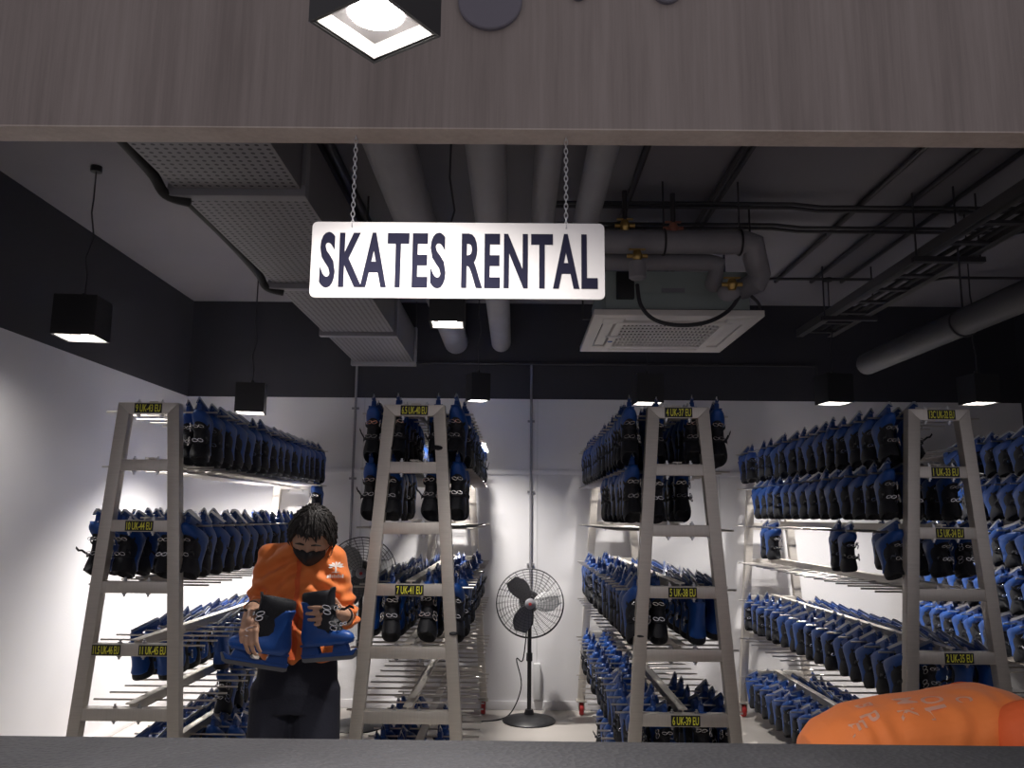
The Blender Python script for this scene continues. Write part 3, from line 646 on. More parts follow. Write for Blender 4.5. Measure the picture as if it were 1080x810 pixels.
for x, y, lab, Yv, mt in ((659, 238, 'yellow brass valve standing on the thick pipe, left one', PY-.02, 'brass'), (710, 241, 'red-orange valve standing on the thick pipe, middle one', PY-.02, 'copperplate'), (672, 270, 'yellow brass valve with a grey cap before the air conditioner body', PY-.10, 'brass'), (772, 300, 'yellow brass valve at the pipe elbow on the right', PY-.05, 'brass')):
    P = at(x, y, Y=Yv); v = thing('pipe_valve', lab, 'valve', P, 'pipe valves above the air conditioner')
    MB().lathe([(.001, -.03), (.018, -.03), (.026, -.012), (.03, 0), (.026, .012), (.018, .03), (.001, .03)], (0, 0, 0), 16).cyl((-.055, 0, 0), (.055, 0, 0), .012, 10).obj('body', mt, v)
    MB().box((-.045, -.010, .032), (.045, .010, .040)).cyl((0, 0, .028), (0, 0, .042), .006, 8).obj('handle', mt, v, bevel=.003)
    if y == 270:
        MB().lathe([(.001, -.13), (.034, -.13), (.046, -.12), (.046, -.035), (.03, -.028), (.001, -.028)], (0, 0, 0), 18).obj('insulation_cap', 'insul', v)
    elif y == 300:
        MB().ball((0, .06, -.03), .06, 14, 10, (1.1, .8, .8)).obj('insulation_cap', 'insul', v)
    else: MB().cyl((0, 0, .03), (0, 0, .20), .014, 10).obj('riser', 'pipe_dark', v)
hs = [at(672, 300, Y=PY-.10), at(676, 322, Y=PY-.12), at(690, 337, Y=PY-.12), at(715, 343, Y=PY-.1), at(745, 340, Y=PY-.05), at(768, 328, Y=PY), at(780, 312, Y=PY)]
q = MB().sweep(smooth_path([V(h_) for h_ in hs]), .011, 10).obj('drain_hose', 'pipe_dark', AC, origin=AC.location); q['label'] = 'thin grey hose'
hs = [at(792, 312, Y=PY+.1), at(801, 322, Y=PY+.1), at(799, 335, Y=PY+.2)]
MB().sweep(smooth_path([V(h_) for h_ in hs]), .009, 8).obj('cable', 'pipe_dark', AC, origin=AC.location)

# ------------------------------------------------------------------ ceiling services
def longpipe(name, a, b, r, z, m, label, cat, group=None, y0=1.95, rings=(), cap=True, y1=None):
    """a straight service run along the room; a and b are where its middle is seen near and far"""
    A = at(a[0], a[1], Z=z); B = at(b[0], b[1], Z=z)
    X = (A.x+B.x)/2; y1 = y1 or B.y; o = (X, (y0+y1)/2, z)
    if rings or cap:
        k = thing(name, label, cat, o, group)
        MB().sweep([(X, y0, z), (X, y1-.03, z), (X, y1, z)], [r, r, r*.86], 20).obj('tube', m, k, origin=o)
        for y in rings:
            MB().torus((X, y, z), r+.004, .005, (0, 1, 0), 28, 6).cyl((X, y, z+r), (X, y, ZC), .005, 6).obj('hanger_ring', 'pipe_dark', k, origin=o)
        return k
    q = MB().cyl((X, y0, z), (X, y1, z), r, 10).obj(name, m, origin=o); return tag(q, label, cat, group)
longpipe('round_duct', (427, 160), (480, 375), .105, 3.05, 'pipe', 'wide grey round duct left of centre, above the SKATES letters', 'duct', 'round ceiling ducts', rings=(2.6, 4.6))
longpipe('round_duct', (521, 160), (526, 375), .085, 3.05, 'pipe', 'grey spiral round duct in the middle, running behind the sign', 'duct', 'round ceiling ducts', rings=(2.7, 4.7))
longpipe('ceiling_pipe', (580, 160), (566, 290), .062, 3.12, 'pipe', 'grey pipe above the letters NT of the sign', 'pipe', 'insulated ceiling pipes', rings=(2.55,), y1=4.3)
longpipe('ceiling_pipe', (640, 165), (600, 290), .068, 3.12, 'pipe', 'grey pipe above the letter L of the sign', 'pipe', 'insulated ceiling pipes', rings=(2.55,), y1=4.3)
for (x0, yy0, x1, yy1, r, lab) in ((330, 160, 445, 365, .022, 'dark conduit right of the perforated duct, left of a pair'), (352, 160, 452, 365, .030, 'dark conduit right of the perforated duct, right of a pair'),
        (683, 170, 620, 320, .018, 'thin dark conduit near the brass valve, just right of the sign'), (800, 160, 700, 270, .014, 'dark conduit of a close pair, nearer the air conditioner'),
        (808, 160, 708, 270, .014, 'dark conduit of a close pair, farther from the air conditioner'), (966, 160, 815, 302, .016, 'dark diagonal conduit crossing the ceiling right of the air conditioner'),
        (1024, 160, 855, 300, .016, 'second dark diagonal conduit right of the air conditioner'), (1062, 165, 890, 300, .014, 'third dark diagonal conduit, beside the cable tray')):
    longpipe('conduit', (x0, yy0), (x1, yy1), r, ZC-.03, 'pipe_dark', lab, 'conduit', 'dark conduits on the ceiling', cap=False, y1=6.2)
for (y, lab) in ((217, 'level dark conduit crossing the ceiling, nearest'), (221, 'level dark conduit crossing the ceiling, close behind the nearest'), (239, 'level dark conduit crossing the ceiling just above the insulated pipe'),
                 (243, 'level dark conduit crossing the ceiling, fourth from the front'), (293, 'level dark conduit at the far side of the ceiling')):
    A = at(830, y, Z=ZC-.06); x0 = .2 if y < 260 else 1.55
    P = [(x0, A.y, ZC-.05), (1.6, A.y, ZC-.05), (1.75, A.y-.02, ZC-.075), (3.1, A.y-.02, ZC-.075), (3.25, A.y, ZC-.05), (XR, A.y, ZC-.05)]
    tag(MB().sweep(P, .011, 8).obj('conduit', 'pipe_dark', origin=P[0]), lab, 'conduit', 'dark conduits on the ceiling')
# perforated duct on the left
PZ = 2.86
pa = at(140, 150, Z=PZ); pb = at(285, 150, Z=PZ); ys = [at(250, y, Z=PZ).y for y in (202, 300, 350, 381)]
x0, x1 = (at(140, 150, Z=PZ).x+at(277, 292, Z=PZ).x)/2, (pb.x+at(322, 208, Z=PZ).x)/2
k = thing('perforated_duct', 'long grey perforated duct hanging under the ceiling at upper left', 'duct', (x0, pa.y, PZ)); o = V((x0, pa.y, PZ))
prev = 1.95
for y in ys:
    m = MB().box((x0, prev+.03, PZ), (x1, y-.03, PZ+.30)); m.obj('perforated_panel', 'perf', k, origin=o, smooth=False)
    MB().box((x0-.03, y-.03, PZ-.03), (x1+.02, y+.03, PZ+.02)).box((x0-.03, y-.03, PZ+.02), (x0, y+.03, PZ+.31)).box((x1, y-.03, PZ+.02), (x1+.02, y+.03, PZ+.31)).obj('flange', 'pipe', k, origin=o, bevel=.004)
    for X in (x0-.02, x1+.01): MB().cyl((X, y, PZ+.3), (X, y, ZC), .006, 6).obj('hanger_rod', 'pipe_dark', k, origin=o)
    prev = y
yy = 1.95
for i, y in enumerate(ys[:2]):
    P = [(x0-.06, yy+.1, PZ+.06), (x0-.05, (yy+y)/2, PZ+.05), (x0-.055, y-.15, PZ+.03), (x0-.04, y-.02, PZ-.02), (x0+.05, y+.02, PZ-.04)]
    q = MB().sweep(smooth_path([V(h_) for h_ in P]), .022, 10).obj('edge_cable', 'rubber', k, origin=o); q['label'] = 'thick black cable along the left edge'; yy = y
# cable tray at right
TZ = 3.02
ta = at(1078, 222, Z=TZ); tb = at(892, 338, Z=TZ); tx = (ta.x+tb.x)/2
k = thing('cable_tray', 'long metal cable tray with bright edges hanging at upper right', 'cable tray', (tx, 2, TZ)); o = V((tx, 2, TZ))
for s in (-1, 1): MB().box((tx+s*.14-.012, 1.95, TZ), (tx+s*.14+.012, 6.6, TZ+.06)).box((tx+s*.14-(.0 if s < 0 else .04), 1.95, TZ), (tx+s*.14+(.04 if s < 0 else 0), 6.6, TZ+.004)).obj('side_rail', 'tray', k, origin=o, smooth=False)
for i in range(15): MB().box((tx-.14, 2.1+i*.31, TZ+.005), (tx+.14, 2.14+i*.31, TZ+.02)).obj('rung', 'pipe_dark', k, origin=o, smooth=False)
for y in (3.1, 4.5, 5.9):
    MB().box((tx-.20, y-.02, TZ-.03), (tx+.20, y+.02, TZ)).cyl((tx-.18, y, TZ), (tx-.18, y, ZC), .006, 6).cyl((tx+.18, y, TZ), (tx+.18, y, ZC), .006, 6).obj('hanger', 'pipe_dark', k, origin=o, smooth=False)
for i in range(3):
    X = tx-.08+.08*i; tag(MB().cyl((X, 1.95, TZ+.034), (X, 6.55, TZ+.034), .014, 8).obj('cable', 'rubber', origin=(X, 2, TZ)), 'black cable lying in the metal cable tray at upper right', 'cable', 'cables in the tray')
# large pipe at right, sloping with the wall
A = at(1080, 318, Z=2.62); B = at(905, 384, Z=2.62)
xm = (A.x+B.x)/2
k = thing('drain_pipe', 'large grey pipe running along the far right below the cable tray', 'pipe', (xm, 4, 2.62))
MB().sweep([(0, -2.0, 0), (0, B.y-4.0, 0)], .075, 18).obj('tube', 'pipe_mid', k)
for y in (-1.0, .4): MB().torus((0, y, 0), .079, .006, (0, 1, 0), 24, 6).cyl((0, y, .075), (0, y, ZC-2.62), .006, 6).obj('hanger_ring', 'pipe_dark', k)
# conduits down the back wall
for x, z0, lab in ((372, 1.1, 'grey conduit down the back wall between the two left racks'), (560, 1.0, 'thin grey conduit down the back wall above the standing fan')):
    X = at(x, 500, Y=YB-.02).x; k = thing('wall_conduit', lab, 'conduit', (X, YB-.016, z0), 'conduits on the back wall')
    MB().cyl((0, 0, 0), (0, 0, 2.85-z0), .011, 10).obj('tube', 'pipe', k)
    for zz in (.15, .75, 1.35): MB().box((-.03, -.002, zz), (.03, .014, zz+.018)).cyl((-.022, -.004, zz+.009), (-.022, .01, zz+.009), .005, 6).obj('clip', 'pipe', k)
X = at(560, 380, Y=YB).x; X0 = at(372, 380, Y=YB).x
P = [(X0, YB-.016, 2.84), (X0, YB-.016, 2.86), (X, YB-.016, 2.86), (2.6, YB-.016, 2.86), (2.6, YB-.016, 2.6)]
tag(MB().sweep(P, .011, 8).obj('wall_conduit', 'pipe_dark', origin=P[0]), 'dark level conduit on the dark upper back wall', 'conduit')
P = at(566, 718, Y=YB); tag(MB().box((-.028, -.045, -.14), (.028, 0, .14)).obj('switch_box', 'paper', bevel=.006), 'tall white electrical box on the back wall behind the fan pole', 'box').location = P

# ------------------------------------------------------------------ standing fans
def fan(loc, hub_z, R, label, yaw, m_guard, stood=True):
    k = thing('pedestal_fan', label, 'fan', loc, 'standing fans'); k.rotation_euler.z = yaw
    MB().lathe([(.001, 0), (.20, 0), (.205, .008), (.19, .022), (.10, .045), (.04, .055), (.03, .09), (.001, .09)], (0, 0, 0), 40).obj('base', 'black', k)
    MB().cyl((0, 0, .05), (0, 0, hub_z-.14), .016, 14).cyl((0, 0, hub_z*.5), (0, 0, hub_z*.5+.06), .024, 14).obj('pole', 'black', k)
    MB().capsule((0, 0, hub_z-.16), .03, (0, -.01, hub_z-.05), .035).obj('neck', 'black', k)
    m = MB().lathe([(.001, -.055), (.05, -.055), (.075, -.03), (.085, .03), (.07, .10), (.03, .13), (.001, .13)], (0, 0, hub_z), 24, (0, 1, 0)); m.obj('motor_housing', 'black', k)
    bl = MB()
    for b in range(3):
        rings = []
        for r in [.03, .07, .12, .17, R*.88]:
            tw = math.radians(38-60*r); wd = (.03 if r < .05 else .07 if r < .1 else .085 if r < R*.8 else .05); a0 = 2*PI*b/3 + .8*r
            ct = V((math.cos(a0)*r, 0, math.sin(a0)*r)); tg = V((-math.sin(a0), 0, math.cos(a0)))
            d = tg*math.cos(tw)+V((0, 1, 0))*math.sin(tw); nn = tg*math.sin(tw)-V((0, 1, 0))*math.cos(tw); base = V((0, -.10, hub_z))+ct
            rings.append([base-d*wd+nn*.002, base+nn*.012, base+d*wd+nn*.002, base+d*wd-nn*.001, base+nn*.008, base-d*wd-nn*.001])
        bl.loft(rings)
    bl.cyl((0, -.14, hub_z), (0, -.07, hub_z), .035, 20).obj('blades', 'bladegrey', k)
    for y, nm in ((-.17, 'front_guard'), (-.05, 'rear_guard')):
        g = MB(); cz = V((0, y, hub_z)); dome = -.035 if y < -.1 else .03
        for q in range(1, 13):
            r = R*q/12; yy = y - dome*(q/12)**2
            g.torus((0, yy, hub_z), r, .0014 if q < 12 else .004, (0, 1, 0), 48, 5)
        for q in range(28):
            a = 2*PI*q/28; pts = [V((math.cos(a+t*.25)*R*t, y-dome*t*t, hub_z+math.sin(a+t*.25)*R*t)) for t in (.12, .4, .7, 1)]
            g.sweep(pts, .0013, 5)
        g.obj(nm, m_guard, k)
    q = MB().lathe([(.001, -.014), (.03, -.014), (.040, -.006), (.040, 0), (.001, 0)], (0, -.172, hub_z), 28, (0, 1, 0)).obj('badge', 'pipe', k); q['label'] = 'grey round hub badge'
    q2 = MB().lathe([(.001, -.003), (.012, -.003), (.012, 0), (.001, 0)], (0, -.186, hub_z), 16, (0, 1, 0)).obj('logo', 'redwheel', q); q2['label'] = 'small red mark'
    return k
FB = at(558, 761, Z=0); hubz = at(558, 637, Y=FB.y-.17).z
FAN = fan(FB, hubz, .258, 'black pedestal fan standing alone before the back wall between racks', 0, 'pipe_dark')
P = [FB+V((-.02, .03, hubz-.2)), FB+V((-.05, .06, hubz-.45)), FB+V((-.10, .06, .45)), FB+V((-.06, .08, .25)), FB+V((-.13, .08, .06)), FB+V((-.24, .02, .006)), FB+V((-.5, -.05, .006)), FB+V((-.62, .12, .006)), FB+V((-.55, .30, .006))]
MB().sweep(smooth_path([V(p) for p in P]), .005, 8).obj('power_cord', 'rubber', FAN, origin=FB)
f2 = at(379, 604, Y=6.35)
fan(V((f2.x, 6.45, 0)), f2.z, .262, 'second black fan half hidden behind the left upright of 6.5 UK-40 EU rack', .15, 'pipe_dark')

SC.view_settings.view_transform = 'Standard'; SC.view_settings.look = 'None'; SC.view_settings.gamma = 1; SC.view_settings.use_curve_mapping = False; SC.view_settings.exposure = .12
# ------------------------------------------------------------------ people
def fbm(p, s, oct=4):
    v = 0; a = 1
    for _ in range(oct): v += a*noise.noise(p*s); s *= 2.05; a *= .5
    return v
def wrinkle(me, amp, scale, stretch=(1, 1, 1), folds=()):
    me.update()
    ns = [v.normal.copy() for v in me.vertices]
    for v, n in zip(me.vertices, ns):
        q = V((v.co.x*stretch[0], v.co.y*stretch[1], v.co.z*stretch[2]))
        d = amp*fbm(q, scale, 3)
        for (c, dirv, wl, am, rad) in folds:
            r = (v.co-V(c)).length
            if r < rad: d += am*math.sin(2*PI*(v.co-V(c)).dot(V(dirv))/wl + 2.5*noise.noise(v.co*9))*(1-r/rad)
        v.co += n*d
    me.update()
def hand(m, wrist, palm, fdir, pnorm, side_, curls, L=1.0, spread=.10):
    """palm and five tapered, bent fingers; pnorm points out of the palm, side_ towards the thumb"""
    wrist, palm = V(wrist), V(palm); f = V(fdir).normalized(); pn = V(pnorm); pn = (pn-f*pn.dot(f)).normalized(); sd = V(side_); sd = (sd-f*sd.dot(f)-pn*sd.dot(pn)).normalized()
    kn = palm + f*.045*L
    offs = (.030, .010, -.010, -.028)
    for o_ in offs:
        m.capsule(wrist + sd*o_*.5, .019*L, kn + sd*o_*L, .0125*L, 10)
    m.capsule(wrist, .022*L, palm, .022*L, 10)
    lens = ((.042, .026, .020), (.047, .030, .022), (.043, .028, .021), (.033, .021, .018))
    for o_, ln, cu, sp in zip(offs, lens, curls, (1, .3, -.4, -1.1)):
        p = kn + sd*o_*L; d = (f + sd*sp*spread).normalized(); r = .0098*L
        ang = 0
        for k_, l in enumerate(ln):
            ang += cu[k_]
            dd = d*math.cos(ang) + pn*math.sin(ang); q = p + dd*l*L
            m.capsule(p, r, q, r*.90, 10); p = q; r *= .90
    p = wrist + sd*.020*L + f*.020*L; q = palm + sd*.050*L + pn*.016*L - f*.006*L
    m.capsule(p, .016*L, q, .0125*L, 10)
    q2 = q + (f*.75+pn*.55+sd*.15).normalized()*.030*L; m.capsule(q, .0115*L, q2, .010*L, 10)
    q3 = q2 + (f*.75+pn*.65-sd*.2).normalized()*.024*L; m.capsule(q2, .010*L, q3, .0085*L, 10)
def head_pt(az, el, s=1.0):
    """skull and face in head axes: x right, y back (face at -y), z up"""
    x = math.cos(el)*math.sin(az); y = -math.cos(el)*math.cos(az); z = math.sin(el)
    w, d, h = .077, .097, .118
    if z < 0: w *= 1-.30*z*z; d *= 1-.10*z*z
    P = V((x*w, y*d, z*h))
    fr = max(0, -y)
    if fr > 0:
        P.y -= .024*math.exp(-((x)/.16)**2-((z+.22)/.20)**2)*fr      # nose
        P.y -= .010*math.exp(-((x)/.10)**2-((z+.02)/.25)**2)*fr      # bridge
        P.y += .010*math.exp(-((abs(x)-.40)/.17)**2-((z-.02)/.11)**2)*fr  # eye sockets
        P.y -= .006*math.exp(-((abs(x)-.38)/.30)**2-((z-.20)/.09)**2)*fr  # brow
        P.y -= .006*math.exp(-((x)/.26)**2-((z+.56)/.09)**2)*fr      # lips
        P.y -= .008*math.exp(-((x)/.30)**2-((z+.88)/.14)**2)*fr      # chin
        P.x += math.copysign(.004, x)*math.exp(-((abs(x)-.62)/.2)**2-((z+.2)/.2)**2)*fr
    return P*s
def head_grid(fn, n=48, m=32, e0=-PI/2+.03, e1=PI/2-.03):
    return [[fn(2*PI*i/n, e0+(e1-e0)*k_/(m-1)) for i in range(n)] for k_ in range(m)]
def person_head(mb, T):
    h = MB().loft(head_grid(head_pt))
    for s in (-1, 1):
        h.ball((s*.080, .012, -.012), .030, 14, 10, (.32, .62, 1.05)).ball((s*.084, .008, -.030), .012, 10, 8, (.5, .8, 1))
        h.ball((s*.030, -.080, .003), .0125, 12, 8)
    mb.add([T @ V(v) for v in h.v], h.f)
def hair_mesh(T, name, parent, origin, thin=False):
    m = MB()
    def low(az):       # hairline elevation: forehead, temples, nape
        a = abs((az+PI) % (2*PI)-PI)
        return .52 if a < .75 else (.52-(a-.75)*1.1 if a < 1.35 else (-.14 if a < 1.75 else max(-.72, -.14-(a-1.75)*.75)))
    n, mm = 64, 18
    def g(az, el): 
        p = head_pt(az, el); q = p.normalized()
        return p + q*(.016+.006*noise.noise(V((az*3, el*4, 1.3))))
    outer = [[g(2*PI*i/n, low(2*PI*i/n)+(PI/2-.02-low(2*PI*i/n))*k_/(mm-1)) for i in range(n)] for k_ in range(mm)]
    inner = [head_pt(2*PI*i/n, low(2*PI*i/n))*.97 for i in range(n)]
    m.loft([inner]+outer, False, True)
    rnd = random.Random(3)
    for q in range(420):                                            # short locks lying over the cap
        az = rnd.uniform(0, 2*PI); lo = low(az); el = lo + (PI/2-lo)*rnd.random()**1.2
        a = head_pt(az, min(el+.30, 1.52)); b_ = head_pt(az+rnd.uniform(-.12, .12), el); c_ = head_pt(az+rnd.uniform(-.18, .18), el-.12-.08*rnd.random())
        k1 = .014+.008*rnd.random()
        pts = [a+a.normalized()*k1*.8, b_+b_.normalized()*(k1+.003), c_+c_.normalized()*(k1*.75)]
        m.sweep(pts, [.0035, .0042, .001], 5)
    me = m.move(T).mesh(name, 'hair', origin=origin, ang=70); return link(name, me, parent)

# --- worker holding skates
PX, PY_ = -.875, 3.47
O1 = V((PX, PY_, 0))
TH = Matrix.Translation((-.815, 3.375, 1.462)) @ Matrix.Rotation(math.radians(6), 4, 'Z') @ Matrix.Rotation(math.radians(5), 4, 'Y') @ Matrix.Rotation(math.radians(34), 4, 'X')
shL, shR = V((-.995, 3.46, 1.372)), V((-.752, 3.46, 1.368))
elL, elR = V((-1.035, 3.45, 1.175)), V((-.688, 3.47, 1.135))
wrL, wrR = V((-.990, 3.215, 1.198)), V((-.652, 3.265, 1.172))
b = MB()
person_head(b, TH)
b.capsule((-.865, 3.455, 1.37), .050, (-.828, 3.41, 1.43), .054, 18)
tor = [(.80, .150, .100), (.92, .155, .105), (1.02, .125, .080), (1.15, .125, .08), (1.27, .135, .082), (1.36, .125, .065), (1.40, .09, .05)]
b.loft([[(PX+w_*math.cos(2*PI*i/24), PY_+d_*math.sin(2*PI*i/24), z) for i in range(24)] for z, w_, d_ in tor])
for s_, e_, w_ in ((shL, elL, wrL), (shR, elR, wrR)):
    b.chain([s_, s_.lerp(e_, .5), e_, e_.lerp(w_, .4), w_], [.052, .045, .038, .037, .025], 14)
for s in (-1, 1):
    hp = V((PX+s*.085, PY_, .86)); kn = V((PX+s*.10, PY_-.03, .46)); an = V((PX+s*.11, PY_+.02, .09))
    b.chain([hp, hp.lerp(kn, .5), kn, kn.lerp(an, .35), an], [.085, .072, .052, .054, .036], 14)
    b.capsule(an+V((0, .02, -.045)), .036, an+V((s*.01, -.15, -.06)), .030, 12)
hand(b, wrL, (-.972, 3.142, 1.160), (.05, -.55, -.80), (.20, .70, -.65), (.92, -.2, .2), ((.30, .6, .45), (.35, .65, .45), (.4, .65, .45), (.45, .65, .45)), .95)
hand(b, wrR, (-.664, 3.185, 1.188), (-.45, -.88, -.05), (-.85, .45, -.05), (.05, .05, 1), ((.30, .75, .5), (.35, .8, .5), (.4, .8, .5), (.45, .8, .5)), .95)
me = remesh(b, .0042, 3)
for v in me.vertices: v.co -= O1
me.materials.append(M['skin'])
P1 = link('person', me, None, O1)
tag(P1, 'person in an orange jacket and black mask looking down at two blue skates in hand', 'person')
hair_mesh(TH, 'hair', P1, O1)
# mask
m = MB(); rows_ = []
for k_ in range(12):
    rr = []
    wmax = 1.15 - .25*(k_/11)**2
    for i in range(25):
        az = -wmax + 2*wmax*i/24; top_ = -.10+.16*math.exp(-(az/.55)**2); el = -1.15 + (1.15+top_)*k_/11; p = head_pt(az, el); c_ = max(0, math.cos(az))
        p = p + p.normalized()*.004; p.y = min(p.y, p.y) - .008*math.exp(-(az/.5)**2)*(1 if 2 < k_ < 11 else .5)
        rr.append(p)
    rows_.append(rr)
vs = [p for r in rows_ for p in r]; fs = [(a*25+i, a*25+i+1, (a+1)*25+i+1, (a+1)*25+i) for a in range(11) for i in range(24)]
vs2 = [p*.965 for p in vs]; nV = len(vs); m.add(vs+vs2, fs+[tuple(j+nV for j in f[::-1]) for f in fs])
bd = [i for i in range(25)]+[a*25+24 for a in range(1, 12)]+[11*25+i for i in range(23, -1, -1)]+[a*25 for a in range(10, 0, -1)]
m.f += [(bd[i], bd[(i+1) % len(bd)], bd[(i+1) % len(bd)]+nV, bd[i]+nV) for i in range(len(bd))]
for s in (-1, 1):
    for el0, zz in ((-.12, .012), (-.75, -.032)):
        a = head_pt(s*.95, el0); a += a.normalized()*.004; m.sweep([a, V((s*.083, -.030, (a.z+zz)/2)), V((s*.088, .010, zz))], .0016, 6)
link('face_mask', m.move(TH).mesh('face_mask', 'mask', origin=O1, ang=70), P1)
e = MB()
for s in (-1, 1):
    e.sweep([TH @ V((s*.014, -.103, .034)), TH @ V((s*.030, -.102, .037)), TH @ V((s*.050, -.090, .028))], [.003, .0042, .0018], 8)
e.obj('eyebrows', 'hair', P1, origin=O1)
e = MB()
for s in (-1, 1): e.sweep([TH @ V((s*.018, -.0925, .000)), TH @ V((s*.030, -.0945, -.003)), TH @ V((s*.043, -.0885, .000))], [.0012, .002, .0012], 6)
e.obj('eyelashes', 'hair', P1, origin=O1)
# jacket
j = MB()
jt = [(.985, .168, .118, .012), (1.005, .172, .122, .012), (1.05, .160, .118, .006), (1.12, .157, .117, .004), (1.22, .162, .122, 0), (1.30, .170, .118, 0), (1.365, .168, .100, 0), (1.405, .120, .082, .006), (1.43, .075, .070, .014)]
j.loft([[(PX+ox+w_*math.copysign(abs(math.cos(2*PI*i/36))**.85, math.cos(2*PI*i/36)), PY_+(-.02 if z > 1.38 else 0)+d_*math.copysign(abs(math.sin(2*PI*i/36))**.9, math.sin(2*PI*i/36)), z) for i in range(36)] for z, w_, d_, ox in jt])
cfL = elL.lerp(wrL, .30); cfR = elR.lerp(wrR, .34)
for s_, e_, c_ in ((shL, elL, cfL), (shR, elR, cfR)):
    n_ = V((PX, s_.y, 1.39))
    j.capsule(n_, .060, s_, .062, 18)
    j.chain([s_, s_.lerp(e_, .5), e_], [.064, .062, .056], 18)
    d_ = (c_-e_).normalized(); j.sweep([e_, c_-d_*.012, c_], [.056, .051, .048], 20)
# collar
cen = V((-.848, 3.425, 1.420))
for i in range(28):
    a = 2*PI*i/28
    if abs(((a+PI/2+PI) % (2*PI))-PI) < .22: continue
    bse = cen + V((math.cos(a)*.072, math.sin(a)*.070, -.012)); tp = cen + V((math.cos(a)*.068, math.sin(a)*.066-.006, .034+.012*math.sin(a)))
    j.capsule(bse, .010, tp, .007, 8)
me = remesh(j, .0055, 3)
wrinkle(me, .011, 7, (1, 1, .6), folds=[((-1.06, 3.43, 1.17), (.25, .1, 1), .05, .013, .15), ((-.67, 3.45, 1.15), (-.25, .1, 1), .05, .013, .15), ((-.86, 3.36, 1.08), (.75, 0, .65), .075, .020, .28), ((-.95, 3.37, 1.30), (-.5, 0, .85), .06, .014, .20), ((-.78, 3.37, 1.28), (.6, 0, .8), .065, .014, .20)])
bvj = BVHTree.FromPolygons([v.co.copy() for v in me.vertices], [tuple(p.vertices) for p in me.polygons])
for v in me.vertices: v.co -= O1
me.materials.append(M['orange'])
J = link('jacket', me, P1)
def drape(mb, name, m, par, origin, bvh, direction, off, **k_):
    d = V(direction).normalized(); out = []
    for v in mb.v:
        p = V(v); hit = bvh.ray_cast(p - d*1.0, d, 2.0)
        out.append((hit[0] - d*off) if hit[0] else p)
    mb.v = [tuple(p) for p in out]
    return link(name, mb.mesh(name, m, origin=origin, **k_), par)
# zip placket
rows_ = []
for k_ in range(26):
    z = 1.395 - (1.395-.992)*k_/25; xx = -.858 + (-.862+.858)*k_/25
    rows_.append([(xx-.009, 3.2, z), (xx-.003, 3.2, z), (xx+.003, 3.2, z), (xx+.009, 3.2, z)])
m = MB(); vs = [p for r in rows_ for p in r]; m.add(vs, [(a*4+i, a*4+i+1, (a+1)*4+i+1, (a+1)*4+i) for a in range(25) for i in range(3)])
q = drape(m, 'zip_placket', 'orange_d', J, O1, bvj, (0, 1, 0), .0035); q['label'] = 'darker front zip placket'
m = MB()
lc = at(352, 601, Y=3.36)
for a in range(7):                                               # palm-like emblem: fronds, trunk, a line of small letters
    an = math.radians(-10+200*a/6); 
    m.add([(lc.x, 3.2, lc.z+.012), (lc.x+.020*math.cos(an)-.004*math.sin(an), 3.2, lc.z+.012+.015*math.sin(an)+.004*math.cos(an)), (lc.x+.027*math.cos(an), 3.2, lc.z+.012+.018*math.sin(an)), (lc.x+.018*math.cos(an)+.004*math.sin(an), 3.2, lc.z+.012+.013*math.sin(an)-.004*math.cos(an))], [(0, 1, 2, 3)])
m.add([(lc.x-.003, 3.2, lc.z+.012), (lc.x+.003, 3.2, lc.z+.012), (lc.x+.006, 3.2, lc.z-.014), (lc.x, 3.2, lc.z-.014)], [(0, 1, 2, 3)])
m.add([(lc.x-.016, 3.2, lc.z-.013), (lc.x+.018, 3.2, lc.z-.013), (lc.x+.012, 3.2, lc.z-.009), (lc.x-.008, 3.2, lc.z-.009)], [(0, 1, 2, 3)])
for a in range(8):
    x = lc.x-.030+.0078*a; hh = .011+.003*(a % 2)
    m.add([(x, 3.2, lc.z-.034), (x+.0058, 3.2, lc.z-.034), (x+.0058, 3.2, lc.z-.034+hh), (x, 3.2, lc.z-.034+hh)], [(0, 1, 2, 3)])
q = drape(m, 'chest_emblem', 'print', J, O1, bvj, (0, 1, 0), .005, smooth=False); q['label'] = 'white printed emblem'
# trousers
t_ = MB()
t_.loft([[(PX+.004+w_*math.cos(2*PI*i/30), PY_+d_*math.sin(2*PI*i/30), z) for i in range(30)] for z, w_, d_ in ((.78, .158, .115), (.86, .166, .120), (.95, .160, .112), (1.0, .155, .105))])
for s in (-1, 1):
    hp = V((PX+s*.085, PY_, .84)); kn = V((PX+s*.10, PY_-.03, .46)); an = V((PX+s*.11, PY_+.02, .09))
    t_.chain([hp, hp.lerp(kn, .5), kn, kn.lerp(an, .4)], [.098, .094, .080, .078], 18); t_.sweep([kn.lerp(an, .4), an+V((0, 0, -.02))], [.078, .074], 20)
me = remesh(t_, .0075, 3); wrinkle(me, .004, 8, (1, 1, .5), folds=[((PX-.09, PY_-.08, .5), (0, .2, 1), .06, .005, .2), ((PX+.09, PY_-.08, .5), (0, .2, 1), .06, .005, .2)])
for v in me.vertices: v.co -= O1
me.materials.append(M['navy']); link('trousers', me, P1)
for s in (-1, 1):
    an = V((PX+s*.11, PY_+.02, .09)); m = MB()
    m.loft([[(an.x+s*.006+(.047 if z < .03 else .043)*math.cos(2*PI*i/24), an.y-.055+(.135+ (.0 if z < .03 else -.012))*math.sin(2*PI*i/24), z) for i in range(24)] for z in (0, .022, .028, .055)] + [[(an.x+.044*math.cos(2*PI*i/24), an.y-.01+.06*math.sin(2*PI*i/24), z) for i in range(24)] for z in (.085, .12)])
    m.obj('shoe', 'black', P1, origin=O1)
